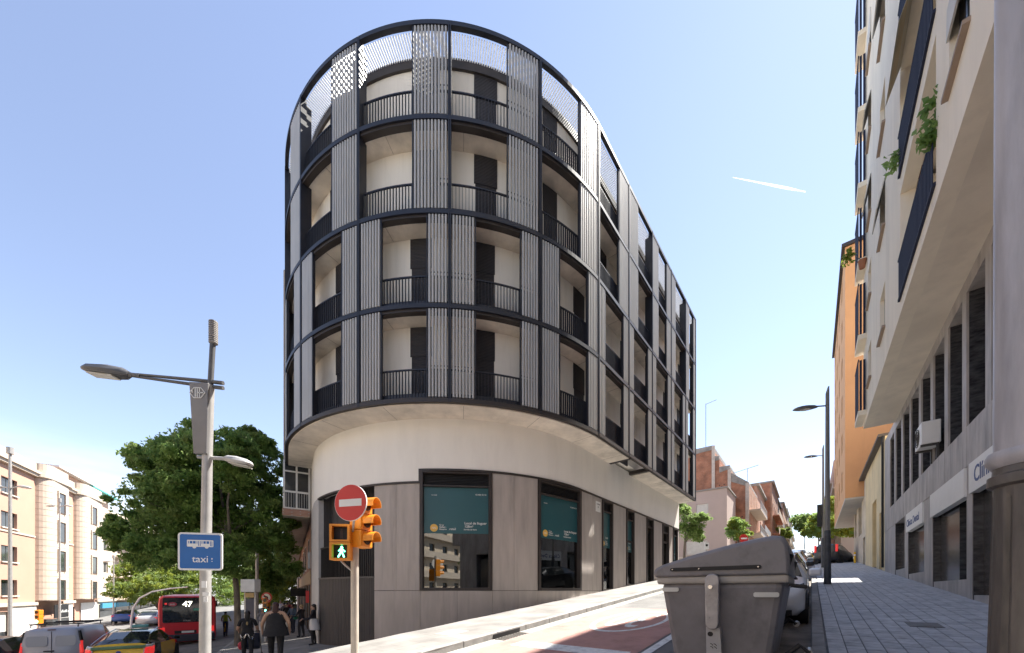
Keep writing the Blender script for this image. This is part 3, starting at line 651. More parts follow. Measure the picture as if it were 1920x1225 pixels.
for sa, sb in ((57.1, 61.9), (64.9, 70.6)):
    poly, pts = bay(sa, sb)
    z = -1.0; k = 0
    while z < 11.6:                                   # ashlar courses, each proud of its joint
        h = min(.62, 11.62-z); mb = MB(); c = LP((sa+sb)/2, NP+.3); q = [(x, y) for x, y in poly]
        mb.prism(q, z+.03, z+h); mb.build('ashlar_course', stonew, pk); z += h; k += 1
    mb = MB(); mb.prism([((x-c[0])*.985+c[0], (y-c[1])*.985+c[1]) for x, y in poly], -1.05, 11.7); mb.build('bay_core', M('ashlar_joint', (.30, .24, .20), .9), pk)  # darker core colour shows in the grooves between courses
    for z in rows:
        mb = MB(); lbox(mb, sa+1.7, sa+3.0, NP-1.0, NP-.5, z-2.0, z+.1); w_ = mb.build('window', frame_b, pk)
        mb = MB(); lbox(mb, sa+1.78, sa+2.92, NP-1.012, NP-.99, z-1.93, z+.03); mb.build('pane', winglass, w_)
        mb = MB(); lbox(mb, sa+1.55, sa+1.7, NP-1.08, NP-.6, z-2.05, z+.15); lbox(mb, sa+3.0, sa+3.15, NP-1.08, NP-.6, z-2.05, z+.15); lbox(mb, sa+1.55, sa+3.15, NP-1.08, NP-.6, z+.15, z+.32); mb.build('surround', ivory, pk)
    for zz, e, hh in ((11.55, 1.16, .35), (11.9, 1.1, .28), (12.18, .98, .75)):
        mb = MB(); c = LP((sa+sb)/2, NP+.3); mb.prism([((x-c[0])*(1+(e-1)*.35)+c[0], (y-c[1])*e+c[1]-(0)) for x, y in poly], zz, zz+hh); mb.build('cornice', ivory, pk)
for zz, o, hh in ((11.5, .3, .28), (11.78, .45, .24), (12.02, .12, .85), (-1.45, .25, .3), (5.35, .07, .16)):
    for a, b in ((sA, 57.05), (61.95, 64.85), (70.65, sB)):
        mb = MB(); lbox(mb, a, b, NP-o, NP+.2, zz, zz+hh); mb.build('cornice', ivory, pk)
for a, b, mt in ((55.6, 57.0, stonew), (54.7, 56.9, blackm)):
    pass
mb = MB(); lbox(mb, 58.1, 61.0, NP-.98, NP-.9, -2.9, -1.5); sgn = mb.build('shop_sign', blackm, pk)
text('Coffee&Book', .42, tuple(v3(LP(59.0, NP-.99), -2.35)), (*W, 0), (*neg(NL), 0), white, sgn)
mb = MB(); lbox(mb, 57.9, 61.3, NP-.9, NP, -4.5, -2.95); mb.build('shop_front', winglass, pk)
for a, b in ((53, 57), (61.3, 64.4), (66.5, 70.9)):
    mb = MB(); lbox(mb, a, b, NP-.12, NP-.05, -4.5, -1.5); mb.build('shop_wall', M('white_shop_wall', (.7, .67, .63), .8, var=.06), pk)
# roof-terrace structures behind the parapet
mb = MB(); lbox(mb, 64, 71.3, NP+1.2, NP+5, 11.7, 14.2); rt = mb.build('roof_shed', M('roof_shed_brick', (.42, .27, .2), .9), pk)
mb = MB(); lbox(mb, 65.5, 71.2, NP+1.1, NP+1.2, 12.2, 13.6); mb.build('shed_glazing', winglass, rt)
mb = MB(); lbox(mb, 63.5, 73, NP+.6, NP+5.2, 14.2, 14.4); mb.build('shed_roof', M('shed_roof_white', (.6, .6, .58), .7), rt)
# ---- pale apartment block with balconies beyond it
wb = thing('pale_apartment_block', 'pale apartment block with white balcony bands beyond the pink building', 'building', v3(LP(84, NP+5), -4.3))
sC, sD = 71.6, 118.
H1 = [(s-sC, s-sC+1.7, z-1.5+5, z+5) for s in (73.5, 78.5, 84, 89, 95, 101, 107, 113) for z in (10.2, 7.1, 4.0, .6)]
facade(wb, v3(LP(sC, NP+.1), -5), W, neg(NL), sD-sC, 16.6, H1, M('pale_render', (.50, .42, .33), .85, var=.05), .4, 'wall', frame_w, .2, None, blindm)
mb = MB(); lbox(mb, sC, sD, NP+.5, NP+11, -5, 11.5); mb.build('core', MATS['pale_render'], wb)
for z in (8.2, 5.1, 2.0, -1.3):
    mb = MB(); lbox(mb, 77.5, sD, NP-1.3, NP+.1, z-.15, z); ba = mb.build('balcony', ivory, wb)
    mb = MB(); lbox(mb, 77.5, sD, NP-1.3, NP-1.22, z, z+.95); mb.build('parapet', ivory, ba)
mb = MB(); lbox(mb, sC, sD, NP-.1, NP+.1, -1.5, -1.1); mb.build('fascia', ivory, wb)
for i in range(8):
    a = 72.2+i*5.5; mb = MB(); lbox(mb, a, a+4.4, NP+.0, NP+.08, -4.6, -1.9); sf = mb.build('shop_front', winglass, wb)
    mb = MB(); lbox(mb, a, a+4.4, NP-.25, NP, -2.4, -1.75); mb.build('shop_sign', M('blue_shop_sign', (.05, .25, .42), .5) if i in (0, 1, 2) else stonew, sf)
mb = MB(); lbox(mb, 72, 80, NP+1.5, NP+6, 11.5, 13.9); rs = mb.build('roof_terrace', M('terrace_brick', (.45, .32, .25), .9), wb)
mb = MB(); lbox(mb, 71.8, 80.5, NP+.5, NP+6.2, 13.9, 14.05); mb.build('awning', M('teal_awning', (.05, .3, .28), .7), rs)
# ---- clinic building on the right
granite = M('grey_brown_granite', (.42, .385, .36), .55, grime=.35, gmap=(4, 4, .5), var=.25, scale=2.5, stretch=(1, 1, .35), bump=.1, bscale=60)
marble = M('black_marble', (.018, .018, .022), .16, var=.6, scale=4.2, stretch=(1, 1, 3), c2=(.085, .085, .09))
peach = M('peach_render', (.87, .78, .64), .85, grime=.10, gmap=(1.6, 1.6, .22), var=.06, scale=1.1, stretch=(1, 1, .2), bump=.12, bscale=70)
blue = M('blue_railing', (.012, .017, .042), .85, var=.1)
signw = M('sign_white', (.80, .79, .76), .45, var=.03); signb = M('sign_blue', (.03, .07, .22), .5)
cl = thing('clinic_building', 'cream apartment building overhanging a granite dental clinic storefront on the right', 'building', v3(SP(14, 6), gtl(14, 6)))
TL = 27.0; LW = 2.94
mez = [(12.75, 14.02), (14.35, 15.6), (15.95, 17.2), (17.55, 18.85), (19.2, 20.55), (20.8, 22.15), (22.5, 23.85), (24.2, 25.4), (10.9, 12.4), (9.0, 10.5), (7.0, 8.6), (5, 6.6)]
zbase = -2.2
hm = [(TL-b, TL-a, 3.98-zbase, 7.25-zbase) for a, b in mez]
wall_hm = facade(cl, v3(SP(TL, LW), 3.95), neg(U), neg(VV), TL+6, 3.75, [(a, b, .03, 3.3) for a, b, _, _ in hm], granite, .5, 'mezzanine_wall')
for a, b, _, _ in hm:
    mb = MB(); sbox(mb, TL-b, TL-a, LW+.42, LW+.46, 3.98, 7.25); mb.build('window_pane', winglass, cl)
    mb = MB(); sbox(mb, TL-a-.03, TL-a-.002, LW+.04, LW+.41, 3.98, 7.25); mb.build('window_reveal', marble, cl)
    mb = MB(); sbox(mb, TL-b-.0, TL-b+.05, LW+.3, LW+.42, 3.98, 7.25); sbox(mb, TL-b+.05, TL-a, LW+.34, LW+.41, 5.1, 5.16); mb.build('window_frame', frame_d, cl)
t = -5.
while t < TL-.05:                                     # granite facing slabs in the band, one by one
    w = rnd.choice((.42, .5, .58)); w = min(w, TL-t); mb = MB(); pr = rnd.uniform(0, .006); sbox(mb, t+.004, t+w-.004, LW-.012-pr, LW+.4, 3.0, 3.95); mb.build('stone_panel', granite, cl); t += w
ops = [(-3, 1), (1.6, 4.8), (5.2, 8.6), (9.2, 13.6), (14.0, 17.3), (18.4, 21.1), (21.75, 23.95)]
prev = -5.
for a, b in ops+[(TL, TL)]:
    mb = MB(); sbox(mb, prev, a, LW, LW+1.0, gtl(a, LW)-1.2, 3.0); mb.build('pilaster', granite, cl); prev = b
for i, (a, b) in enumerate(ops):
    g0 = gtl(b, LW)+H
    mb = MB(); sbox(mb, b-.04, b-.001, LW+.01, LW+1.0, g0-.6, 3.0); mb.build('marble_reveal', marble, cl)
    mb = MB(); sbox(mb, a, b-.04, LW+.95, LW+1.0, g0-.9, 3.0); mb.build('shopfront_back', marble, cl)
    mb = MB(); sbox(mb, a, b-.04, LW+.02, LW+.94, g0-1.2, gtl((a+b)/2, LW)+H+.30); mb.build('step', granite, cl)
    fa = {3: 11.0, 4: 15.35}.get(i, a+.35); mb = MB(); sbox(mb, fa, b-.045, LW+.16, LW+.28, gtl(a, LW)+.2, 2.6); mb.build('marble_panel', marble, cl)
    if i in (3, 4):
        mb = MB(); sbox(mb, a+.06, fa-.04, LW+.30, LW+.36, gtl(a, LW)+.5, 2.25); dr = mb.build('shop_door', M('beige_door', (.42, .38, .29), .5), cl)
        mb = MB(); sbox(mb, a+.2, fa-.25, LW+.28, LW+.299, gtl(a, LW)+.7, 2.1); mb.build('pane', M('pale_glazing', (.35, .36, .30), .15, var=.15), dr)
        mb = MB()
        for q in range(7): sbox(mb, a+.3, a+.42, LW+.265, LW+.278, gtl(a, LW)+.85+q*.16, gtl(a, LW)+.93+q*.16)
        mb.build('blue_lettering_strip', signb, dr)
    if i in (2, 3, 4, 5):
        mb = MB(); sbox(mb, a-.02, b+.02, LW-.05, LW+.1, 2.28, 2.98); sg = mb.build('sign_board', signw, cl)
        if i in (3, 5): text('Clínica Dental', .52 if i == 3 else .38, tuple(v3(SP(b-.35 if i == 3 else b-.1, LW-.053), 2.47)), (*neg(U), 0), (*neg(VV), 0), signb, sg, bold=.012)
# first-floor balcony storey upwards
LF = 1.9; Z1 = 7.6; ZT = 28.5; TF = 24.; pit = 3.4
fl = [8.05+pit*i for i in range(6)]
hl = [(TF-14.7, TF-10.9, z-Z1, z-Z1+2.85) for z in fl]+[(TF-2.6, TF+.6, z-Z1, z-Z1+2.85) for z in fl]
hw_ = [(TF-b, TF-a, z-Z1+.75, z-Z1+2.25) for z in fl for a, b in ((17.4, 18.6), (21.1, 22.2), (8.9, 10.0), (5.2, 6.4))]
facade(cl, v3(SP(TF, LF), Z1), neg(U), neg(VV), TF+5, ZT-Z1, hl+hw_, peach, .3, 'upper_wall')
for a, b, z0, z1 in hw_:
    m4 = MB(); sbox(m4, TF-b, TF-a, LF+.13, LF+.16, z0+Z1, z1+Z1); wi = m4.build('window', frame_w, cl)
    m4 = MB(); sbox(m4, TF-b+.08, TF-a-.08, LF+.10, LF+.128, z0+Z1+.08, z1+Z1-.08); m4.build('pane', winglass, wi)
    m4 = MB(); sbox(m4, TF-b-.06, TF-a+.06, LF-.09, LF+.02, z0+Z1-.07, z0+Z1); m4.build('sill', M('brown_sill', (.33, .25, .19), .7), wi)
    if rnd.random() < .7:
        m4 = MB(); hh = rnd.uniform(.5, 1.2); o_ = .2 if rnd.random() < .5 else .03
        q0, q1 = z1+Z1, z1+Z1-hh
        m4.hexa([v3(SP(TF-b, LF-.01-o_), q1), v3(SP(TF-a, LF-.01-o_), q1), v3(SP(TF-a, LF+.02-o_), q1), v3(SP(TF-b, LF+.02-o_), q1), v3(SP(TF-b, LF-.03), q0), v3(SP(TF-a, LF-.03), q0), v3(SP(TF-a, LF), q0), v3(SP(TF-b, LF), q0)]); m4.build('roller_blind', blindm, wi)
mb = MB(); sbox(mb, -5, TF, LF+.3, LW+.5, Z1, Z1+.12); mb.build('soffit', M('overhang_soffit', (.84, .75, .62), .9, grime=.22, gmap=(.8, .8, .8), var=.1, scale=1.6, bump=.3, bscale=90), cl)
mb = MB(); sbox(mb, -5, TF, 3.6, 12, 7.72, ZT); mb.build('core', peach, cl)
mb = MB(); sbox(mb, TF-.3, TF, LF+.3, 3.6, 7.72, ZT); mb.build('flank_wall', peach, cl)
mb = MB(); sbox(mb, -5, TL, 3.9, 12, zbase-2, 7.7); mb.build('core_base', granite, cl)
for z in fl:
    for a, b in ((10.9, 14.7), (-.6, 2.6)):
        mb = MB(); sbox(mb, a-.1, b+.1, LF+.31, 3.59, z-.2, z); mb.build('loggia_floor', peach, cl)
        mb = MB(); sbox(mb, a-.12, a, LF+.31, 3.58, z, z+3.0); sbox(mb, b, b+.12, LF+.31, 3.58, z, z+3.0); mb.build('loggia_side', peach, cl)
        mb = MB(); sbox(mb, a+.8, a+2.3, 3.54, 3.6, z, z+2.3); mb.build('loggia_door', winglass, cl)
        mb = MB(); sbox(mb, a, b, LF-.05, LF-.01, z+1.0, z+1.05); sbox(mb, a, b, LF-.05, LF+.0, z-.1, z-.03)
        for j in range(int((b-a)/.12)): sbox(mb, a+.04+j*.12, a+.11+j*.12, LF-.045, LF-.03, z-.03, z+1.0)
        mb.build('railing', blue, cl)
    mb = MB(); sbox(mb, 22.75, 24.35, 1.62, LF+.05, z-.22, z); bal = mb.build('balcony', peach, cl)
    mb = MB()
    sbox(mb, 22.75, 24.35, 1.62, 1.66, z+2.25, z+2.3)
    for j in range(13): sbox(mb, 22.77+j*.125, 22.85+j*.125, 1.63, 1.645, z, z+2.25)
    for j in range(2): sbox(mb, 22.76, 22.775, 1.67+j*.12, 1.75+j*.12, z, z+2.25)
    mb.build('railing', blue, bal)
mb = MB(); a, b, z = 12.6, 14.6, fl[1]+2.9
mb.hexa([v3(SP(a, LF-.3), z-.9), v3(SP(b, LF-.3), z-.9), v3(SP(b, LF-.29), z-.88), v3(SP(a, LF-.29), z-.88), v3(SP(a, LF), z), v3(SP(b, LF), z), v3(SP(b, LF+.02), z+.02), v3(SP(a, LF+.02), z+.02)]); mb.build('awning', brickmat('striped_awning', (.62, .45, .2), (.6, .58, .52), (.6, .58, .52), 6., .18, 'floor'), cl)
# air conditioner on the mezzanine sill
ac = thing('air_conditioner', 'white air conditioning unit standing in a granite mezzanine window', 'air conditioner', v3(SP(17.0, LW-.15), 4.0))
mb = MB(); sbox(mb, 16.55, 17.45, LW-.35, LW+.05, 4.42, 5.1); mb.build('casing', signw, ac, bevel=.02)
mb = MB(); c = v3(SP(17.1, LW-.36), 4.76); nn = V3((*neg(VV), 0)); uu = V3((*U, 0))
for r_ in (.27, .2, .13, .07): mb.tube([c+uu*(r_*math.cos(q*.3142))+V3((0, 0, r_*math.sin(q*.3142))) for q in range(21)], .012, 5)
mb.build('fan_grille', frame_d, ac)
for q in (16.6, 17.3):
    mb = MB(); sbox(mb, q, q+.06, LW-.36, LW+.02, 4.36, 4.42); sbox(mb, q, q+.06, LW-.04, LW+.02, 3.97, 4.36); mb.build('bracket', frame_d, ac)
# ---- low yellow building and the orange block above and beyond it
yel = M('yellow_render', (.76, .61, .36), .9, grime=.25, gmap=(2, 2, .3), var=.1, scale=.8, bump=.15); ora = M('orange_render', (.66, .35, .165), .9, grime=.16, gmap=(.8, .8, .1), var=.06, scale=.5, bump=.12)
yb = thing('yellow_building', 'low yellow rendered building with deep doorways beyond the clinic', 'building', v3(SP(33, 5), gtl(33, 5)))
T0, T1 = 27.1, 45.6
z0 = gtl(T0, 3)-.6
gz = lambda t: gtl(t, 3)-z0
facade(yb, v3(SP(36.0, LW+.02), z0), neg(U), neg(VV), 36.0-T0, 8.0-z0, [(36-32.3, 36-30.4, 0, 5.4-z0), (36-29.2, 36-28.2, 0, 4.3-z0)], yel, .8, 'wall')
facade(yb, v3(SP(T1, LW+.05), z0), neg(U), neg(VV), T1-36.0, 8.0-z0, [(.6, 2.4, 4.6-z0, 7.4-z0), (4.0, 6.5, 4.4-z0, 7.4-z0), (7.4, 8.9, 0, 3.9-z0)], M('stained_render', (.62, .53, .40), .9, var=.2, scale=1.2), .6, 'wall', frame_d, .2)
mb = MB(); sbox(mb, T0, T1, 3.8, 11, z0-1, 8.0); mb.build('core', yel, yb)
mb = MB(); sbox(mb, T0, T1, 2.7, 3.9, 8.0, 8.15); mb.build('eave', M('dark_eave', (.12, .10, .085), .8), yb)
mb = MB(); mb.tube([v3(SP(27.05, 2.86), 8.0), v3(SP(27.05, 2.86), 1.2)], .05, 8); mb.build('drainpipe', blackm, yb)
mb = MB(); sbox(mb, 27.3, 33.5, 4.2, 10, 8.15, 12.5); mb.build('upper_storey', brickmat('red_party_brick', (.42, .16, .08), (.38, .13, .06), (.35, .25, .2), .25, .07, 'gable'), yb)
ob = thing('orange_building', 'tall orange apartment building overhanging the yellow wall', 'building', v3(SP(45, 6), gtl(45, 6)))
zo = 6.9
facade(ob, v3(SP(54, 1.95), zo), neg(U), neg(VV), 54-37.3, 18.7, [(x, x+1.2, 1.2+i*3.1, 2.8+i*3.1) for i in range(6) for x in (1.5, 5, 8.5, 12.4)], M('orange_light', (.66, .38, .19), .9, var=.05), .3, 'wall', frame_d, .15)
mb = MB(); sbox(mb, 37.32, 54, 2.25, 12, zo, zo+18.7); mb.build('core', ora, ob)
mb = MB(); sbox(mb, 37.28, 37.315, 1.95, 12, zo, zo+18.7); mb.build('gable', ora, ob)
mb = MB(); sbox(mb, 37.3, 54, 1.95, 4.4, zo-.12, zo-.005); mb.build('soffit', M('white_soffit', (.6, .56, .5), .9), ob)
mb = MB(); sbox(mb, 37.1, 54.2, 1.75, 12, zo+18.7, zo+18.95); mb.build('parapet', brownsteel, ob)
mb = MB(); sbox(mb, 46, 54, 4.4, 12, gtl(46, 3)-2, zo-.13); mb.build('base', ora, ob)
# ---- far side of the side street, left row
pinkish = M('dull_pink_render', (.50, .40, .36), .9, var=.06, scale=.6)
ph = thing('pink_house', 'dull pink house with shuttered windows beyond the rounded block', 'building', v3(SP(50, -11), gtl(50, -11)))
zq = gtl(48, -8)-2.5
facade(ph, v3(SP(48.3, -16), zq), VV, neg(U), 16-7.5, 11.7-zq, [(5.3, 6.6, 8.4-zq, 10.2-zq), (4.2, 6.5, 4.3-zq, 5.9-zq), (1.2, 2.6, 8.4-zq, 10.2-zq)], pinkish, .3, 'wall', frame_w, .1, sillm)
for a, b, c_, d_ in ((5.3, 6.6, 8.4, 10.2), (4.2, 6.5, 4.3, 5.9)):
    mb = MB(); sbox(mb, 48.36, 48.38, -16+a+.07, -16+b-.07, c_+.06, d_-.06); mb.build('shutter', blindm, ph)
mb = MB(); sbox(mb, 48.6, 54.5, -16, -7.5, zq, 11.7); mb.build('core', pinkish, ph)
mb = MB(); sbox(mb, 48.15, 54.6, -16, -7.35, 11.7, 11.85); mb.build('coping', M('grey_coping', (.3, .28, .26), .9), ph)
mb = MB(); sbox(mb, 48.24, 48.29, -16, -7.45, 3.9, 4.1); mb.build('string_course', sillm, ph)
brick_g = brickmat('gable_brick', (.43, .155, .075), (.36, .12, .055), (.36, .24, .18), .26, .07, 'gable', var=.22, bump=.4)
concw = M('weathered_concrete', (.30, .28, .26), .95, var=.3, scale=1.4)
rb = thing('stepped_brick_building', 'red brick building with a stepped gable and white balconies up the side street', 'building', v3(SP(60, -11), gtl(60, -11)))
t5 = 55.
out_l = [(-18, zq), (-6.1, zq), (-6.1, 13.3), (-8.2, 15.0), (-8.2, 15.9), (-9.4, 15.9), (-9.4, 17.3), (-10.1, 17.5), (-10.1, 18.9), (-18, 18.7)]
mb = MB(); mb.extr([v3(SP(t5, l), z) for l, z in out_l], (*[q*9 for q in U], 0)); mb.build('gable_wall', brick_g, rb)
for l0, l1, za, zb_ in ((-18, -10.1, 18.9, 18.9), (-10.1, -9.4, 17.5, 17.3), (-9.4, -8.2, 15.9, 15.9), (-8.2, -6.1, 15.0, 13.3)):
    mb = MB(); A, B = SP(t5-.08, l0), SP(t5-.08, l1); d9 = [q*9.2 for q in U]
    lo = .75 if l0 < -17 else (.95 if l0 == -8.2 else .5)
    mb.extr([v3(A, za-lo), v3(B, (zb_-lo*.4) if l0 != -8.2 else 13.0), v3(B, zb_+.25), v3(A, za+.25)], (d9[0], d9[1], 0)); mb.build('coping', concw, rb)
for l in (-10.1, -8.25, -6.3):
    mb = MB(); sbox(mb, t5-.14, t5+.02, l-.18, l+.2, zq, 19.1 if l == -10.1 else 15.6 if l == -8.25 else 13.5); mb.build('pilaster', M('off_white_pilaster', (.55, .48, .42), .9, var=.15), rb)
for l, z in ((-11.8, 12.6), (-9.1, 13.2), (-7.1, 8.8)):
    for i in range(3):
        for j in range(3):
            if (i+j) % 2 == 0 or i == j == 1:
                mb = MB(); sbox(mb, t5-.015, t5+.0, l-.35+i*.27, l-.23+i*.27, z+j*.25, z+.13+j*.25); mb.build('vent_brick', blackm, rb)
Hq = [(x, x+1.1, z, z+2.2) for x in (1.2, 4.2, 7.) for z in (.6, 3.6, 6.6)]
facade(rb, v3(SP(t5, -6.09), 3.6), U, VV, 9, 9.6, Hq, brick_l, .1, 'wall', frame_b, .04)
for z in (4.2, 7.2, 10.2):
    mb = MB(); sbox(mb, t5+.3, t5+9, -6.1, -4.9, z-.18, z); ba = mb.build('balcony', ivory, rb)
    mb = MB(); sbox(mb, t5+.3, t5+9, -4.95, -4.9, z, z+.25); sbox(mb, t5+.3, t5+9, -4.95, -4.9, z+.9, z+.98)
    for j in range(30): sbox(mb, t5+.3+j*.3, t5+.34+j*.3, -4.94, -4.91, z+.2, z+.9)
    mb.build('railing', M('grey_rail', (.35, .36, .38), .5), ba)
mb = MB(); mb.tube([v3(SP(t5+1, -11.2), 18.9), v3(SP(t5+1, -11.2), 25.4)], .05, 6); mb.tube([v3(SP(t5+1, -11.2), 25.3), v3(SP(t5+1, -9.9), 25.5)], .04, 5); mb.build('aerial', M('aerial_metal', (.4, .4, .42), .4, metal=.6), rb)
mb = MB(); mb.tube([v3(SP(t5+1, -6.4), 13.4), v3(SP(t5+1, -6.4), 15.6)], .04, 6); mb.tube([v3(SP(t5+1, -8.0), 15.3), v3(SP(t5+1, -5.2), 15.8)], .04, 5); mb.build('aerial', MATS['aerial_metal'], rb)
rowL = [(64.3, 76, -6.2, 15.2, pinkm, 'rendered building with white balconies after the stepped brick gable'), (76.3, 90, -5.2, 18.2, brick_l, 'red brick building with projecting bays midway up the side street'),
        (90.3, 108, -5.8, 19.2, ivory, 'ivory apartment building with dark eaves farther up the side street'), (108.3, 130, -5.3, 20.6, pinkm, 'salmon apartment building with balconies near the top of the side street'), (130.3, 170, -5.6, 23.0, MATS['pale_render'], 'last pale apartment building at the top of the side street')]
for i, (a, b, l, zt, mt, lab) in enumerate(rowL):
    f = thing('street_building', lab, 'building', v3(SP((a+b)/2, l-5), gtl((a+b)/2, -7)), 0, 'buildings up the left side of the side street')
    g0 = gtl(a, -7)-2; n_ = int((b-a)//3.2)
    hs_ = [(1+j*3.2, 2.3+j*3.2, 3.5+k*3.1, 5.4+k*3.1) for j in range(n_) for k in range(int((zt-g0-4)//3.1)) if 2.3+j*3.2 < b-a]
    facade(f, v3(SP(a, l), g0), U, VV, b-a, zt-g0, hs_, mt, .3, 'wall', frame_b, .12)
    mb = MB(); sbox(mb, a+.01, b-.01, l-10, l-.3, g0, zt); mb.build('core', brick_g if i in (0, 1) else mt, f)
    mb = MB(); sbox(mb, a-.1, b+.1, l-10, l+.35, zt, zt+.3); mb.build('eave', concw if i != 2 else brownsteel, f)
    for k in range(int((zt-g0-4)//3.1)):
        mb = MB(); sbox(mb, a+1, b-1, l, l+.95, g0+3.2+k*3.1, g0+3.35+k*3.1); ba = mb.build('balcony', ivory if i != 1 else brick_g, f)
        mb = MB(); sbox(mb, a+1, b-1, l+.9, l+.95, g0+3.35+k*3.1, g0+4.25+k*3.1); mb.build('parapet', ivory if i in (1, 3) else frame_d if i == 4 else MATS['grey_rail'], ba)
rowR = [(74, 92, 3.4, 21.0, ivory, 'pale apartment building behind the street trees on the right'), (92.5, 120, 3.2, 24.5, pinkm, 'salmon apartment building with balconies far up on the right'), (120.5, 165, 3.0, 24.0, MATS['pale_render'], 'far pale apartment building at the top right of the side street')]
for i, (a, b, l, zt, mt, lab) in enumerate(rowR):
    f = thing('street_building', lab, 'building', v3(SP((a+b)/2, l+5), gtl((a+b)/2, 3)), 0, 'buildings up the right side of the side street')
    g0 = gtl(a, 3)-2; n_ = int((b-a)//3.4)
    hs_ = [(1+j*3.4, 2.4+j*3.4, 3.5+k*3.1, 5.4+k*3.1) for j in range(n_) for k in range(int((zt-g0-4)//3.1)) if 2.4+j*3.4 < b-a]
    facade(f, v3(SP(b, l), g0), neg(U), neg(VV), b-a, zt-g0, hs_, mt, .3, 'wall', frame_b, .12)
    mb = MB(); sbox(mb, a+.01, b-.01, l+.3, l+12, g0, zt); mb.build('core', mt, f)
    for k in range(int((zt-g0-4)//3.1)):
        mb = MB(); sbox(mb, a+1, b-1, l-.9, l, g0+3.2+k*3.1, g0+3.35+k*3.1); ba = mb.build('balcony', ivory, f)
        mb = MB(); sbox(mb, a+1, b-1, l-.9, l-.85, g0+3.35+k*3.1, g0+4.2+k*3.1); mb.build('parapet', ivory, ba)

# ---- invented building behind the camera, added to bounce sunlight and mirror in shop glass
ab = thing('bounce_building', 'invented cream building behind the camera, added for bounce light and shop glass reflections', 'building', v3(LP(-20, NP+5), -4.3))
sE, sF = -70., 33.7
He = [(2+i*4.2, 3.6+i*4.2, z+5, z+7) for i in range(24) for z in (-.6, 2.6, 5.8, 9.0)]
facade(ab, v3(LP(sE, NP), -5), W, neg(NL), sF-sE, 17.6, He, M('bounce_cream_render', (.66, .55, .42), .9, var=.06, scale=.5), .4, 'wall', frame_d, .2, sillm)
mb = MB(); lbox(mb, sE, sF, NP+.4, NP+11, -5, 12.4); mb.build('core', MATS['bounce_cream_render'], ab)
for z in (-.9, 2.3, 5.5, 8.7):
    mb = MB(); lbox(mb, sE+1, sF-1, NP-.9, NP, z-.15, z); ba = mb.build('balcony', ivory, ab)
    mb = MB(); lbox(mb, sE+1, sF-1, NP-.9, NP-.86, z, z+.9); mb.build('parapet', ivory, ba)
# ------------------------------------------------------------------ trees
def leafmat(name, c, c2, trans=.55):
    if name in MATS: return MATS[name]
    return M(name, c, .55, scale=1.1, c2=c2, trans=trans, spec=.3)
lf_dark = leafmat('leaf_deep_green', (.085, .18, .035), (.17, .28, .065)); lf_mid = leafmat('leaf_mid_green', (.14, .24, .05), (.23, .35, .085)); lf_pale = leafmat('leaf_pale_green', (.12, .19, .045), (.20, .27, .075), .45)  # leaf greens, dealt to the clumps at random
lf_yel = leafmat('leaf_yellow_green', (.13, .20, .02), (.24, .28, .03), .4)
bark = M('tree_bark', (.16, .135, .11), .95, var=.35, scale=7, stretch=(1, 1, .3), bump=.6, bscale=30)
import numpy as np
def crown(parent, blobs, n, size, mats, seed, name='crown'):
    rg = np.random.default_rng(seed); vol = np.array([b[3]*b[4]*b[5] for b in blobs])**.72; pr = vol/vol.sum()
    clumps = []
    for b in blobs:                                   # clumps of leaves on the shell of each bough mass
        k = max(8, int(17*(b[3]*b[4]*b[5])**.62))
        d = rg.normal(size=(k, 3)); d /= np.linalg.norm(d, axis=1)[:, None]; r = rg.uniform(.45, 1.03, (k, 1))
        clumps.append(np.array(b[:3])+d*r*np.array(b[3:6]))
    cc = np.concatenate(clumps); cr_ = rg.uniform(.32, .75, len(cc))*np.mean([b[3] for b in blobs])**.5*.62
    ci = rg.integers(0, len(cc), n); d = rg.normal(size=(n, 3)); d /= np.linalg.norm(d, axis=1)[:, None]
    P = cc[ci]+d*(rg.random((n, 1))**.5)*cr_[ci][:, None]*np.array([1.1, 1.1, .75])
    bi = rg.choice(len(blobs), n//6, p=pr); B = np.array([blobs[i] for i in bi]); d = rg.normal(size=(n//6, 3)); d /= np.linalg.norm(d, axis=1)[:, None]
    P = np.concatenate([P, B[:, :3]+d*(rg.random((n//6, 1))**.4)*.95*B[:, 3:6]]); m = len(P)
    a = rg.normal(size=(m, 3)); a[:, 2] -= .35; a /= np.linalg.norm(a, axis=1)[:, None]
    b = rg.normal(size=(m, 3)); b -= (a*b).sum(1)[:, None]*a; b /= np.linalg.norm(b, axis=1)[:, None]
    s = size*rg.uniform(.6, 1.35, (m, 1)); nrm = np.cross(a, b)
    v = np.stack([P-a*s*.5, P+b*s*.24+nrm*s*.06, P+a*s*.55-nrm*s*.1, P-b*s*.24+nrm*s*.06], 1).reshape(-1, 3)
    me = bpy.data.meshes.new(name); me.from_pydata(v.tolist(), [], [(4*i, 4*i+1, 4*i+2, 4*i+3) for i in range(m)])
    for q in mats: me.materials.append(q)
    mi = rg.integers(0, len(mats), len(cc))
    me.polygons.foreach_set('material_index', np.concatenate([mi[ci], rg.integers(0, len(mats), n//6)]).astype(np.int32))
    me.update(); return link(name, me, parent)
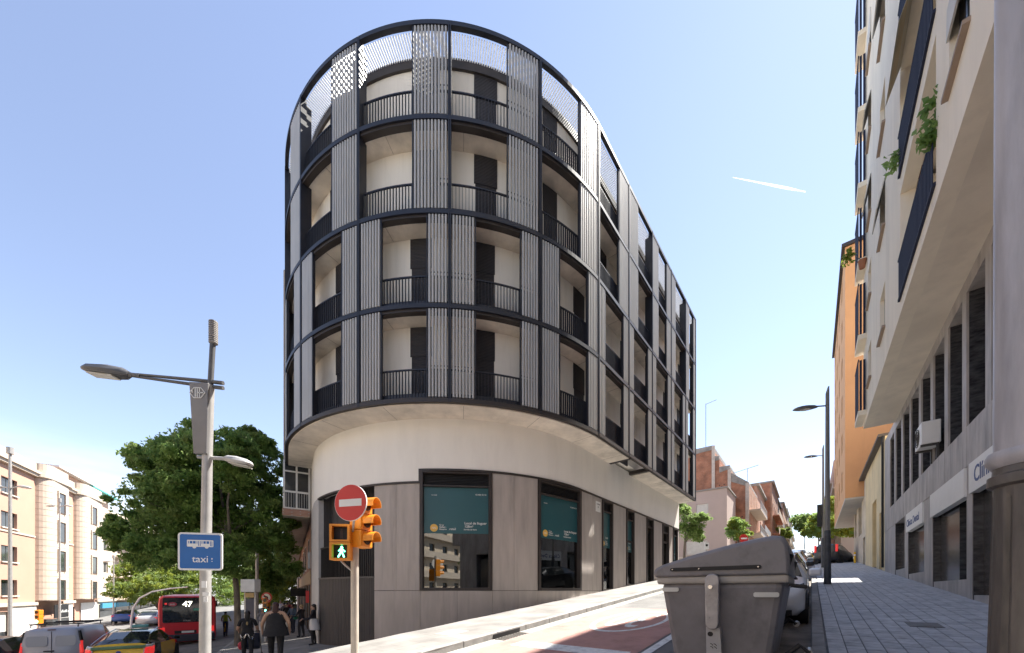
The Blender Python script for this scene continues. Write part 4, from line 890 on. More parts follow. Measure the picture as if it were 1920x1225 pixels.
def tree(label, base, trunk, blobs, n, size, mats, seed, r0=.2, limbs=6, group='street trees', name='street_tree'):
    t = thing(name, label, 'tree', base, 0, group)
    mb = MB(); k = len(trunk); mb.tube(trunk, [r0*(1-.55*i/(k-1)) for i in range(k)], 9); mb.build('trunk', bark, t, True)
    rg = random.Random(seed); top = V3(trunk[-1])
    for i, b in enumerate(blobs[:limbs]):
        c = V3(b[:3]); st = V3(trunk[-2])*(.5)+top*.5 if i % 2 else top; mid = (st+c)/2+V3((rg.uniform(-.3, .3), rg.uniform(-.3, .3), rg.uniform(.1, .5)))
        mb = MB(); mb.tube([st, mid, c, c+(c-mid)*.5], [r0*.42, r0*.28, r0*.16, r0*.05], 6); mb.build('limb', bark, t, True)
    crown(t, blobs, n, size, mats, seed); return t
def px(x, y, Y): return ((x-960)/700*Y, Y, (1108-y)/700*Y)
def pblobs(lst, Y, seed, dep=1.6, ry=.8):
    rg = random.Random(seed); o = []; sat = []
    for x, y, rx, rz in lst:
        p = px(x, y, Y); k = Y/700; q = (p[0], Y+rg.uniform(-dep, dep), p[2], rx*k*.92, max(rx, rz)*k*ry*.92, rz*k*.92); o.append(q)
        for _ in range(4):                            # smaller boughs break the outline of each mass
            a = rg.uniform(0, 6.283); e = rg.uniform(-.6, 1.2); f = rg.uniform(.28, .48); d = (math.cos(a)*math.cos(e), math.sin(a)*math.cos(e), math.sin(e))
            sat.append((q[0]+d[0]*q[3]*.95, q[1]+d[1]*q[4]*.95, q[2]+d[2]*q[5]*.95, q[3]*f*1.1, q[4]*f, q[5]*f))
    return o+sat
def ptrunk(lst, Y, g): q = [px(x, y, Y) for x, y in lst]; return [(q[0][0], Y, g-.3)]+q
g = G(-13.0, 17.7)
tree('tall bushy green tree in front of the pavement, behind the blue bus and taxi sign', (-13.0, 17.7, g), ptrunk([(446, 1180), (444, 1110), (437, 1050), (426, 1000)], 17.7, g),
     pblobs([(410, 862, 74, 64), (325, 858, 62, 48), (278, 925, 54, 50), (335, 960, 82, 74), (435, 955, 72, 80), (478, 895, 36, 52), (495, 975, 26, 60), (385, 1045, 75, 36), (240, 965, 36, 34), (295, 1032, 54, 34), (455, 1040, 42, 46), (350, 815, 44, 30), (440, 815, 36, 22), (252, 1005, 34, 30), (500, 1040, 20, 40), (375, 920, 80, 80), (455, 850, 52, 55), (300, 985, 60, 50), (410, 1000, 70, 60)], 17.7, 3), 125000, .18, [lf_dark, lf_mid, lf_mid, lf_pale, lf_mid], 5, .17, 8)
g = G(-19.2, 26.5)
tree('dark trunked leafy tree farther along the pavement near the no left turn sign', (-18.6, 26.5, g), ptrunk([(474, 1160), (474, 1100), (470, 1040)], 26.5, g),
     pblobs([(490, 1000, 30, 46), (500, 1060, 26, 46), (455, 985, 34, 40), (470, 1075, 36, 30), (510, 1085, 20, 34)], 26.5, 4, 1), 15000, .24, [lf_dark, lf_mid], 8, .3, 4)
for i, (lab, tr, bl, Y, nn_, mt) in enumerate([
    ('pale sunlit tree beside the pink building and the curved gantry', [(298, 1165), (297, 1120)], [(285, 1085, 46, 26), (250, 1085, 24, 20), (320, 1100, 36, 24), (300, 1115, 40, 20), (335, 1085, 30, 22)], 44, 9000, [lf_pale, lf_yel]),
    ('sunlit pale tree filling the end of the avenue right of the bus', [(505, 1185), (505, 1120)], [(520, 1080, 34, 46), (548, 1050, 26, 40), (500, 1105, 40, 34), (545, 1110, 30, 34), (470, 1105, 30, 30)], 47, 12000, [lf_pale, lf_yel]),
    ('sunlit tree behind the red bus at the end of the avenue', [(395, 1185), (395, 1130)], [(370, 1090, 44, 34), (420, 1100, 44, 34), (340, 1115, 30, 26), (445, 1125, 30, 24)], 62, 9000, [lf_pale, lf_yel, lf_mid]),
    ('small distant pale tree beyond the shops left of the bus', [(225, 1170), (225, 1150)], [(228, 1128, 22, 16), (250, 1120, 20, 18), (270, 1130, 18, 16)], 70, 4000, [lf_pale, lf_mid])]):
    p = px(*tr[0], Y); g = G(p[0], Y)
    tree(lab, (p[0], Y, g), ptrunk(tr, Y, g), pblobs([(a_, b_-4, c_*1.22, d_*1.3) for a_, b_, c_, d_ in bl], Y, 20+i, 2), int(nn_*1.8), .30, mt, 30+i, .2, 4, 'sunlit trees at the end of the avenue')
for i, (lab, tr, bl, Y, nn_, mt, sz) in enumerate([
    ('small leafy tree at the far corner of the rounded block', [(1283, 1040), (1285, 1000)], [(1283, 965, 16, 20), (1300, 985, 22, 18), (1318, 970, 14, 9), (1285, 1000, 16, 18), (1305, 1005, 14, 12)], 31, 8000, [lf_mid, lf_pale], .2),
    ('rounded evergreen bush tree in front of the stepped brick gable', [(1384, 1030), (1384, 1010)], [(1382, 985, 18, 12), (1378, 1003, 20, 14), (1395, 1000, 14, 14)], 38, 6000, [lf_mid, lf_yel, lf_dark], .22),
    ('bright green tree hanging over the wall beside the black car', [(1612, 1040), (1606, 990)], [(1585, 970, 30, 26), (1615, 960, 28, 24), (1600, 990, 34, 20), (1570, 990, 24, 18), (1560, 950, 16, 18)], 44, 12000, [lf_mid, lf_yel, lf_yel], .26),
    ('broad green tree behind the second slim lamp post', [(1535, 1030), (1535, 1005)], [(1532, 985, 24, 22), (1520, 1000, 18, 12), (1548, 990, 20, 22)], 56, 8000, [lf_mid, lf_yel], .32),
    ('hazy tall tree at the top of the side street', [(1508, 1020), (1508, 1000)], [(1510, 975, 24, 16), (1525, 985, 18, 20), (1500, 990, 14, 12), (1535, 975, 14, 14)], 95, 6000, [lf_mid, lf_pale], .5),
    ('small sunlit tree at the foot of the far left balconies', [(1462, 1018), (1462, 1010)], [(1462, 1000, 12, 9), (1472, 1004, 9, 7)], 66, 3000, [lf_pale, lf_yel], .35)]):
    p = px(*tr[0], Y); g = G(p[0], Y)
    tree(lab, (p[0], Y, g), ptrunk(tr, Y, g), pblobs(bl, Y, 50+i, 1), nn_, sz, mt, 60+i, .14, 4, 'trees along the side street')
tree('invented leafy tree behind the camera, added to mirror in the shop window', (2.6, -13, G(2.6, -13)), [(2.6, -13, G(2.6, -13)-.2), (2.6, -13, 1.0), (2.4, -13, 2.2)], [(2.5, -13, 4.6, 2.6, 2.6, 2.2), (1.2, -13.4, 3.4, 1.6, 2, 1.4), (4.2, -12.8, 3.6, 1.8, 2, 1.5), (2.6, -13, 6.3, 1.8, 1.8, 1.3)], 9000, .26, [lf_dark, lf_mid], 77, .16, 4)  # unseen tree, added to give the shop glass something to reflect
for i, (t, l, z, nn_, lab) in enumerate([(10.95, 1.95, 9.0, 260, 'leafy pot plant trailing over the lowest blue balcony railing'), (14.6, 1.85, 11.7, 60, 'small potted plant at the far end of the middle blue railing'), (22.6, 1.3, 14.9, 120, 'spiky yellow green plant on the far cream balcony')]):
    x, y = SP(t, l); tp = thing('balcony_plant', lab, 'plant', (x, y, z-.6), 0, 'plants on the cream balconies')
    mb = MB(); mb.lathe([(.10, z-.62), (.15, z-.3), (.16, z-.28)], (*SP(t, l+.45), 0), 12); mb.build('pot', M('terracotta', (.35, .14, .07), .8), tp)
    mb = MB(); mb.tube([(*SP(t, l+.45), z-.3), (*SP(t, l+.2), z+.1), (x, y, z+.4)], .012, 5); mb.build('stem', bark, tp)
    crown(tp, [(x, y, z+.45, .25, .3, .4), (x, y, z+.1, .22, .25, .35)] if i == 0 else [(x, y, z+.15, .2, .25, .25)], nn_, .17, [lf_mid, lf_dark] if i < 2 else [lf_yel], 90+i, 'foliage')
# ------------------------------------------------------------------ street furniture
steel = M('galvanised_steel', (.42, .41, .40), .45, metal=.35, var=.12, scale=4, bump=.05); dgrey = M('dark_grey_paint', (.10, .10, .105), .45, var=.12); lampglass = M('lamp_lens', (.55, .53, .48), .2, var=.1)
signblue = M('sign_enamel_blue', (.01, .13, .42), .35, var=.04); signred = M('sign_enamel_red', (.60, .035, .035), .4, var=.04); orange = M('traffic_light_orange', (.75, .27, .02), .4, var=.05)
def rrect(w, h, r, n=5):
    o = []
    for cx, cy, a0 in ((w/2-r, h/2-r, 0), (-w/2+r, h/2-r, 90), (-w/2+r, -h/2+r, 180), (w/2-r, -h/2+r, 270)):
        for i in range(n): a = math.radians(a0+90*i/(n-1)); o.append((cx+r*math.cos(a), cy+r*math.sin(a)))
    return o
def plane_pts(pts, c, xd, up=V3((0, 0, 1))): c = V3(c); xd = V3(xd); return [c+xd*x+up*y for x, y in pts]
def luminaire(mb, base, d, L_, w, h):                 # cobra head reaching from base along d
    base = V3(base); d = V3(d).normalized(); sd_ = d.cross(V3((0, 0, 1))).normalized(); up = sd_.cross(d)
    secs = [(0, .35, .45), (.12, .7, .85), (.45, 1, 1), (.8, .92, .8), (.95, .55, .45), (1, .12, .15)]
    vs = []; n = 10
    for f, a, b in secs:
        for j in range(n): q = 2*math.pi*j/n; vs.append(base+d*(L_*f)+sd_*(w/2*a*math.cos(q))+up*(h/2*b*max(-.55, math.sin(q))))
    k = len(secs); mb.add(vs, [(i*n+j, i*n+(j+1) % n, (i+1)*n+(j+1) % n, (i+1)*n+j) for i in range(k-1) for j in range(n)]+[tuple(range(n)), tuple(range((k-1)*n, k*n))])
    return base+d*(L_*.55)-up*(h*.28), d, sd_, up
LX, LY = -6.12, 7.5; lg = G(LX, LY)+H; Sx_ = 7.5/700
lp = thing('street_lamp', 'grey double headed street lamp carrying the blue bus and taxi sign', 'street lamp', (LX, LY, lg))
mb = MB(); mb.tube([(LX-.05, LY, lg), (LX-.04, LY, 0), (LX, LY, 2.7), (LX+.05, LY, 4.12)], [.10, .095, .085, .078], 20); mb.build('shaft', steel, lp, True)
mb = MB(); mb.tube([(LX+.06, LY, 4.1), (LX+.11, LY, 4.98)], .05, 12); mb.build('mast', dgrey, lp, True)
mb = MB(); pr = [(.03, 4.95)]
for i in range(12): z = 4.97+i*.037; pr += [(.078, z), (.078, z+.022), (.06, z+.024), (.06, z+.036)]
mb.lathe(pr+[(.03, 5.42)], (LX+.12, LY, 0), 16); mb.build('antenna', M('antenna_grey', (.30, .28, .27), .6), lp)
a0_ = V3((LX+.32, LY, 4.12)); a1_ = V3(px(243, 703, 7.5))
mb = MB(); dv = (a1_-a0_)
for oz in (.05, -.05): mb.tube([a0_+V3((0, 0, oz)), a0_+dv*.25+V3((0, 0, oz)), a1_+V3((.0, 0, oz*.4))], [.04, .035, .025], 8)
mb.tube([a1_-dv*.12, a1_], .045, 8); mb.build('arm', dgrey, lp, True)
mb = MB(); cc_, d_, s_, u_ = luminaire(mb, a1_, dv, .94, .34, .27); hd = mb.build('lamp_head', dgrey, lp, True)
mb = MB(); mb.obox(cc_-d_*.25-s_*.1, d_*.5, s_*.2, u_*-.02); mb.build('lens', lampglass, hd)
b0_ = V3(px(371, 857, 7.5)); b1_ = V3(px(426, 861, 7.5))
mb = MB(); mb.tube([b0_, b1_], .035, 10); mb.build('arm', steel, lp, True)
mb = MB(); cc_, d_, s_, u_ = luminaire(mb, b1_-V3((.06, 0, 0)), V3((1, .1, -.18)), .55, .28, .2); hd = mb.build('lamp_head', steel, lp, True)
mb = MB(); mb.obox(cc_-d_*.16-s_*.09, d_*.36, s_*.18, u_*-.02); mb.build('lens', lampglass, hd)
mb = MB(); fin = [px(364, 722, 7.5), px(399, 724, 7.5), px(396, 855, 7.5), px(372, 855, 7.5)]; mb.extr([V3(p)+V3((0, -.12, 0)) for p in fin], (0, .05, 0)); fn = mb.build('fin_panel', M('fin_grey', (.20, .195, .195), .4, metal=.3), lp, bevel=.01)
em = V3(px(380, 743, 7.5))+V3((0, -.126, 0)); mb = MB()
for pts in ([(-.15, 0), (-.07, .1), (.07, .1), (.15, 0), (.07, -.1), (-.07, -.1)],):
    k = len(pts)
    for i in range(k):
        a, b = pts[i], pts[(i+1) % k]; mb.tube([em+V3((a[0], 0, a[1])), em+V3((b[0], 0, b[1]))], .009, 5)
for x in (-.04, .0, .045): mb.obox(em+V3((x-.009, -.006, -.085)), (.018, 0, 0), (0, .01, 0), (0, 0, .17))
mb.obox(em+V3((-.11, -.006, -.0)), (.018, 0, 0), (0, .01, 0), (0, 0, .05)); mb.obox(em+V3((.0, -.006, -.009)), (.11, 0, 0), (0, .01, 0), (0, 0, .018)); mb.build('emblem', white, fn)
sn = V3((.22, -.975, 0)).normalized(); sx = V3((0, 0, 1)).cross(sn); ctr = V3(px(383.5, 1036, 7.5))+sn*.14
bs = thing('traffic_sign', 'square blue bus and taxi sign mounted on the street lamp', 'traffic sign', tuple(ctr-V3((0, 0, .36))))
mb = MB(); mb.extr(plane_pts(rrect(.76, .74, .06), ctr, sx), sn*-.02); mb.build('border', white, bs)
mb = MB(); mb.extr(plane_pts(rrect(.69, .67, .035), ctr+sn*.003, sx), sn*-.006); mb.build('face', signblue, bs)
mb = MB(); bc = ctr+sn*.0035+V3((0, 0, .16)); mb.extr(plane_pts(rrect(.45, .135, .015), bc, sx), sn*.002)
for x in (-.1, .11): mb.extr(plane_pts([(x+.033*math.cos(q*.5236), -.067+.033*math.sin(q*.5236)) for q in range(12)], bc, sx), sn*.0022)
mb.build('bus_pictogram', white, bs)
mb = MB()
for x, w, h_, dz in ((-.2, .012, .05, .02), (-.155, .045, .05, .02), (-.1, .045, .05, .02), (-.055, .012, .05, .02), (-.03, .012, .095, -.002), (0, .012, .095, -.002), (.03, .014, .05, .02), (.075, .04, .05, .02), (.13, .045, .05, .02), (.175, .012, .095, -.002), (.2, .012, .095, -.002)):
    mb.extr(plane_pts([(x-w/2, dz-h_/2), (x+w/2, dz-h_/2), (x+w/2, dz+h_/2), (x-w/2, dz+h_/2)], bc+sn*.0024, sx), sn*.001)
stuff(mb.build('pictogram_windows', signblue, bs))
text('taxi', .19, tuple(ctr+sn*.0035-V3((0, 0, .21))), sx, sn, white, bs, 'lettering', 'CENTER', .001, .004)
mb = MB(); 
for z in (-.14, -.19): mb.extr(plane_pts(rrect(.02, .03 if z > -.15 else .014, .006), ctr+sn*.0035+sx*.2+V3((0, 0, z)), sx), sn*.001)
stuff(mb.build('scratch_marks', white, bs))
for i, (z, w, h_) in enumerate(((.06, .10, .13), (-.10, .13, .07), (-.22, .08, .1))):
    mb = MB(); c = V3((LX-.02+.02*i, LY-.12, z)); mb.obox(c, (w, 0, 0), (0, .006, 0), (0, 0, h_)); mb.build('sticker', white, lp)
# traffic signal with no entry sign
TX, TY = -2.78, 6.6; tg = G(TX, TY)+H; k6 = 6.6/700
tlp = thing('traffic_light', 'orange traffic signal with lit green pedestrian figure on a pale steel pole', 'traffic light', (TX, TY, tg))
mb = MB(); mb.tube([(TX, TY, tg), (TX, TY, 1.75)], .066, 18); mb.build('pole', M('pale_pole', (.52, .47, .40), .5, metal=.2, var=.15, scale=3), tlp, True)
mb = MB(); mb.tube([(TX, TY, 1.75), (TX, TY, 1.82)], .06, 12); mb.build('cap', steel, tlp)
nv = V3((.96, -.28, 0)).normalized(); sv = V3((0, 0, 1)).cross(nv); vc = V3((TX+.13, TY+.02, 0))
for i, z in enumerate((.76, 1.06, 1.36)):
    mb = MB(); mb.obox(vc+sv*-.16-nv*.15+V3((0, 0, z)), sv*.32, nv*.24, (0, 0, .295)); hs2 = mb.build('signal_section', orange, tlp, bevel=.02)
    mb = MB(); c = vc+nv*.09+V3((0, 0, z+.15)); arc = [(.125*math.cos(math.radians(a)), .125*math.sin(math.radians(a))) for a in range(-20, 201, 20)]; n_ = len(arc)
    vs = []
    for dd_, rr in ((0, 1), (.21, .98), (.21, .90), (0, .90)): vs += [c+sv*(x*rr)+V3((0, 0, y*rr))+nv*dd_ for x, y in arc]
    mb.add(vs, [(a*n_+j, a*n_+j+1, ((a+1) % 4)*n_+j+1, ((a+1) % 4)*n_+j) for a in range(4) for j in range(n_-1)]+[(0, n_, 2*n_, 3*n_), (n_-1, 2*n_-1, 3*n_-1, 4*n_-1)]); mb.build('visor', orange, hs2, True)
    mb = MB(); mb.extr([c+sv*(.1*math.cos(q*.4488))+V3((0, 0, .1*math.sin(q*.4488))) for q in range(14)], nv*.01); mb.build('lens', M('dark_lens', (.03, .02, .015), .2), hs2)
fn_ = V3((.12, -1, 0)).normalized(); fx = V3((0, 0, 1)).cross(fn_); pc = V3(px(640.5, 1018, 6.45)); green = M('green_signal_glow', (.12, 1, .55), .5, emit=2.4)
for i, z in enumerate((.155, -.155)):
    mb = MB(); c = pc+V3((0, 0, z))
    for a, b, w, h_ in ((-.165, -.15, .04, .3), (.125, -.15, .04, .3), (-.125, -.15, .25, .035), (-.125, .115, .25, .035)): mb.obox(c+fx*a+V3((0, 0, b)), fx*w, fn_*.11, (0, 0, h_))
    mb.obox(c+fx*-.165-fn_*.12+V3((0, 0, -.15)), fx*.33, fn_*.12, (0, 0, .3)); ps = mb.build('pedestrian_section', orange, tlp)
    mb = MB(); mb.obox(c+fx*-.125+fn_*.002+V3((0, 0, -.115)), fx*.25, fn_*.004, (0, 0, .23)); mb.build('lens', blackm, ps)
    mb = MB(); f0 = c+fn_*.008
    def limb(pts, w):
        for (x0, y0), (x1, y1) in zip(pts, pts[1:]):
            d9 = V3((x1-x0, y1-y0, 0)).normalized(); n9 = V3((-d9.y, d9.x, 0))*w/2
            mb.extr([f0+fx*(x+n9.x*s_)+V3((0, 0, y+n9.y*s_)) for x, y, s_ in ((x0, y0, 1), (x0, y0, -1), (x1, y1, -1), (x1, y1, 1))], fn_*.003)
    mb.extr([f0+fx*(.005+.02*math.cos(q*.628))+V3((0, 0, .075+.02*math.sin(q*.628))) for q in range(10)], fn_*.003)
    limb([(0, .052), (0, -.015)], .045)
    if i: limb([(-.005, .045), (-.05, .01)], .016); limb([(.01, .045), (.06, .0)], .016); limb([(-.008, -.01), (-.055, -.095)], .022); limb([(.008, -.01), (.045, -.095)], .022)
    else: limb([(-.012, -.01), (-.012, -.09)], .02); limb([(.012, -.01), (.012, -.09)], .02)
    mb.build('walking_figure' if i else 'standing_figure', green if i else M('unlit_figure', (.06, .04, .035), .6), ps)
mb = MB(); mb.tube([pc+V3((-.02, .02, -.31)), pc+V3((0.02, .04, -.36)), (TX-.05, TY-.02, .36)], .018, 8); mb.build('bracket', steel, tlp)
mb = MB(); mb.tube([pc+V3((.1, .1, .31)), (TX-.02, TY-.03, 1.2)], .015, 8); mb.build('bracket', steel, tlp)
nn_ = V3((-.24, -.97, 0)).normalized(); nx_ = V3((0, 0, 1)).cross(nn_); dc = V3(px(657, 943, 6.2))
ne = thing('traffic_sign', 'round red no entry sign above the orange pedestrian signal', 'traffic sign', tuple(dc-V3((0, 0, .3))))
circ = lambda r, n=40: [(r*math.cos(2*math.pi*i/n), r*math.sin(2*math.pi*i/n)) for i in range(n)]
mb = MB(); mb.extr(plane_pts(circ(.305), dc, nx_), nn_*-.022); mb.build('rim', white, ne)
mb = MB(); mb.extr(plane_pts(circ(.298), dc+nn_*.004, nx_), nn_*-.006); mb.build('face', signred, ne)
mb = MB(); mb.extr(plane_pts([(-.215, -.06), (.215, -.06), (.215, .06), (-.215, .06)], dc+nn_*.005, nx_), nn_*.002); mb.build('bar', white, ne)
mb = MB(); mb.tube([dc-nn_*.03+V3((.04, 0, -.28)), (TX-.02, TY-.04, 1.0)], .02, 8); mb.build('bracket', steel, ne)
# slim lamp posts on the right pavement
def slim(t, l, hgt, label):
    x, y = SP(t, l); g0 = gtl(t, l)+H; o = thing('slim_street_lamp', label, 'street lamp', (x, y, g0), 0, 'slim lamp posts on the right pavement'); T_ = g0+hgt; rz = math.atan2(U[1], U[0])
    mb = MB(); mb.tube([(x, y, g0), (x, y, g0+.1), (x, y, g0+2.0), (x, y, g0+2.05)], [.125, .115, .10, .085], 14); mb.build('base', M('black_lamp_base', (.06, .063, .07), .45, var=.4, scale=5), o, True)
    w = .062; P = []
    for z, k_ in ((g0+2.0, 1), (T_-.45, .72)):
        for a, b in ((-w, -w), (w, -w), (w, w), (-w, w)): P.append((x+a*k_, y+b*k_, z))
    P[4:8] = [(p[0], p[1], T_-.0 if i in (1, 2) else T_-.28) for i, p in enumerate(P[4:8])]
    mb = MB(); mb.hexa(P); mb.build('blade', M('lamp_blade', (.24, .235, .23), .45, var=.1), o, bevel=.01)
    e = V3((x, y, T_-.75)); d = V3((*neg(VV), 0)); d = (d*.4+V3((-.9, .1, 0))).normalized()
    mb = MB(); mb.tube([e, e+d*.35+V3((0, 0, .02))], .028, 8); mb.build('arm', dgrey, o)
    c = e+d*.72+V3((0, 0, -.02)); mb = MB(); k = 16; sd_ = V3((-d.y, d.x, 0)); vs = []
    for r_, zz in ((.30, -.03), (.42, 0), (.36, .06), (.18, .1), (.04, .115)): vs += [c+d*(r_*math.cos(2*math.pi*j/k))+sd_*(r_*.42*math.sin(2*math.pi*j/k))+V3((0, 0, zz)) for j in range(k)]
    mb.add(vs, [(i*k+j, i*k+(j+1) % k, (i+1)*k+(j+1) % k, (i+1)*k+j) for i in range(4) for j in range(k)]+[tuple(range(k)), tuple(range(4*k, 5*k))]); hd = mb.build('lamp_head', dgrey, o, True)
    mb = MB(); mb.extr([c+d*(.2*math.cos(2*math.pi*j/k))+sd_*(.1*math.sin(2*math.pi*j/k))+V3((0, 0, -.035)) for j in range(k)], (0, 0, -.012)); mb.build('lens', lampglass, hd)
    return o
s1 = slim(18.6, .47, 7.55, 'near slim lamp post with a flat head on the grey pavement'); s2 = slim(33.6, .62, 8.5, 'farther slim lamp post with a dark box halfway up')
mb = MB(); p = SP(33.55, .42); mb.box((p[0], p[1], 5.2), (.3, .25, 1.5), math.atan2(U[1], U[0])); mb.build('control_box', blackm, s2)
# cast-iron column at the right edge
cx, cy = 3.08, 2.2; cg = G(cx, cy)+H
ci = thing('iron_column', 'stout grey painted iron lamp column with a dark fluted base', 'lamp column', (cx, cy, cg))
mb = MB(); mb.tube([(cx, cy, .80), (cx, cy, 2), (cx, cy, 5.6)], [.152, .15, .142], 40); mb.build('shaft', M('grey_column_paint', (.45, .44, .46), .42, grime=.3, gmap=(5, 5, .6), var=.16, scale=1.6, stretch=(1, 1, .3), bump=.12, bscale=12), ci, True)
mb = MB(); mb.lathe([(.152, .84), (.175, .835), (.186, .81), (.184, .775), (.165, .75), (.158, .74)], (cx, cy, 0), 40); mb.build('collar', MATS['grey_column_paint'], ci, True)
mb = MB(); mb.lathe([(.155, .74), (.158, .70), (.176, .69), (.178, .66), (.176, .635), (.155, .62)], (cx, cy, 0), 40); mb.build('ring', M('dark_iron', (.03, .028, .028), .42, var=.5, scale=6, stretch=(1, 1, .2), c2=(.16, .14, .12), bump=.3, bscale=25), ci, True)  # paler streaks in the iron colour imitate highlights
mb = MB(); vs = []; k = 96; zz = [.62, .58, .55, .0, -.6, cg]
for z in zz:
    for j in range(k):
        a = 2*math.pi*j/k; r_ = .153+.045*max(0, (.6-z)/1.8)**1.2; c_ = math.cos(a*8); r_ -= (.016*max(0, c_-.72)/.28 if .56 > z > cg+.05 else 0); vs.append((cx+r_*math.cos(a), cy+r_*math.sin(a), z))
mb.add(vs, [(i*k+j, i*k+(j+1) % k, (i+1)*k+(j+1) % k, (i+1)*k+j) for i in range(len(zz)-1) for j in range(k)]); mb.build('fluted_base', MATS['dark_iron'], ci, True)
aa = math.atan2(-cy, -cx)+.55; mb = MB(); vs = []
for z in (3.17, 3.38):
    for r_ in (.1525, .1535):
        for j in range(7): a = aa+(j-3)*.12; vs.append((cx+r_*math.cos(a), cy+r_*math.sin(a), z+.02*j))
mb.add(vs, [(7+j, 8+j, 22+j, 21+j) for j in range(6)]); st = mb.build('sticker', white, ci)
# far poles along the avenue
def avpole(label, x, ytop, Y, arms=True, r=.09):
    p = px(x, ytop, Y); g0 = G(p[0], Y); o = thing('avenue_lamp', label, 'street lamp', (p[0], Y, g0), 0, 'lamp posts along the avenue')
    mb = MB(); mb.tube([(p[0], Y, g0), (p[0], Y, g0+2.5), (p[0], Y, p[2])], [r*1.3, r, r*.7], 10); mb.build('shaft', steel, o, True)
    mb = MB(); mb.tube([(p[0], Y, p[2]-.1), (p[0], Y, p[2]+.25)], r*1.6, 10); mb.build('cap', steel, o)
    if arms:
        for sgn in (-1, 1):
            e = V3((p[0], Y, p[2]-(2.0 if r > .08 else .5))); mb = MB(); mb.tube([e, e+V3((sgn*.5, 0, .12))], .03, 6); mb.build('arm', steel, o)
            mb = MB(); luminaire(mb, e+V3((sgn*.45, 0, .1)), (sgn, 0, -.1), .7, .3, .2); mb.build('lamp_head', steel, o, True)
    return o
avpole('tall lamp post in front of the pink building at the left edge', 19, 848, 20.5)
avpole('thin lamp post in front of the rounded bays', 112, 940, 33, True, .07)
avpole('thin lamp post beside the pale balconied block', 213, 1046, 40, True, .07)
p = px(246, 1165, 30); g0 = G(p[0], 30); ga = thing('signal_gantry', 'white curved signal gantry arching over the avenue', 'gantry', (p[0], 30, g0))
mb = MB(); mb.tube([(p[0], 30, g0), px(246, 1165, 30), px(250, 1140, 30), px(262, 1122, 30), px(285, 1110, 30), px(318, 1104, 30), px(352, 1101, 30)], [.085, .08, .075, .07, .06, .055, .04], 10); mb.build('arch', M('white_gantry', (.8, .8, .78), .5), ga, True)
def small_signal(label, x, y, Y, box=orange, lit=2):
    p = px(x, y, Y); g0 = G(p[0], Y)+.1; o = thing('traffic_light', label, 'traffic light', (p[0], Y, g0), 0, 'small distant traffic signals')
    mb = MB(); mb.tube([(p[0], Y, g0), (p[0], Y, p[2]-.4)], .06, 8); mb.build('pole', steel, o)
    for i in range(3):
        mb = MB(); mb.box((p[0], Y, p[2]+.3-.3*i), (.3, .25, .285)); sct = mb.build('signal_section', box, o, bevel=.02)
        mb = MB(); mb.extr([(p[0]+.1*math.cos(q*.5236), Y-.128, p[2]+.3-.3*i+.1*math.sin(q*.5236)) for q in range(12)], (0, -.01, 0)); mb.build('lens', green if i == lit else MATS['dark_lens'], sct)
        mb = MB(); mb.box((p[0], Y-.2, p[2]+.42-.3*i), (.26, .16, .02)); mb.build('visor', box, sct)
    return o
small_signal('small yellow traffic signal in front of the dark shop sign', 73, 1157, 24)
sg2 = small_signal('distant traffic signal under the no left turn sign', 499.5, 1136, 21)
c = V3(px(499.5, 1121, 20.9)); nt_ = thing('traffic_sign', 'round no left turn sign with red border near the trees', 'traffic sign', tuple(c-V3((0, 0, .3)))); X1 = V3((1, 0, 0))
mb = MB(); mb.extr(plane_pts(circ(.3, 24), c, X1), (0, .03, 0)); mb.build('border', signred, nt_)
mb = MB(); mb.extr(plane_pts(circ(.225, 24), c+V3((0, -.012, 0)), X1), (0, .01, 0)); mb.build('face', white, nt_)
mb = MB(); q = c+V3((0, -.018, 0)); mb.tube([q+V3((.07, 0, -.13)), q+V3((.07, 0, .04)), q+V3((-.08, 0, .07))], .028, 4); mb.tube([q+V3((-.06, 0, .07)), q+V3((-.14, 0, .07))], [.06, .005], 4); mb.build('arrow', blackm, nt_)
mb = MB(); q = c+V3((0, -.03, 0)); d9 = V3((.7, 0, .7)); mb.extr([q+V3((-.2, 0, .16)), q+V3((-.16, 0, .2)), q+V3((.2, 0, -.16)), q+V3((.16, 0, -.2))], (0, .008, 0)); mb.build('slash', signred, nt_)
p = px(470, 1150, 16.5); g0 = G(p[0], 16.5)+H; tt = thing('information_totem', 'street totem with a white box on top of a dark map panel', 'totem', (p[0], 16.5, g0))
mb = MB(); mb.box((p[0], 16.5, .22), (.62, .4, .56)); mb.build('cabinet', M('totem_white', (.6, .6, .58), .5), tt, bevel=.02)
mb = MB(); mb.box((p[0]-.22, 16.5, (g0-.06)/2), (.07, .1, -.06-g0)); mb.build('upright', steel, tt)
mb = MB(); mb.box((p[0]+.22, 16.5, (g0-.06)/2), (.07, .1, -.06-g0)); mb.build('upright', steel, tt)
mb = MB(); mb.box((p[0], 16.5, -1.1), (.37, .08, 1.5)); mb.build('map_panel', M('map_blue', (.02, .03, .07), .3), tt)
mb = MB(); mb.box((p[0], 16.44, -.2), (.38, .05, .2)); mb.build('header_strip', M('map_ochre', (.45, .3, .12), .5), tt)
for i, (x, y, Y, lab) in enumerate(((482, 975, 24, 'grey lamp post rising behind the dark tree trunks'), (559, 1082, 34, 'pale lamp post beside the brick building overhang'))):
    p = px(x, y, Y); g0 = G(p[0], Y); o = thing('avenue_lamp', lab, 'street lamp', (p[0], Y, g0), 0, 'lamp posts along the avenue')
    mb = MB(); mb.tube([(p[0], Y, g0), (p[0], Y, p[2])], .09, 10); mb.build('shaft', steel, o, True)
    mb = MB(); e = V3((p[0], Y, p[2]-.1)); luminaire(mb, e, (1, 0, .02), 1.0, .36, .2); mb.build('lamp_head', steel, o, True)
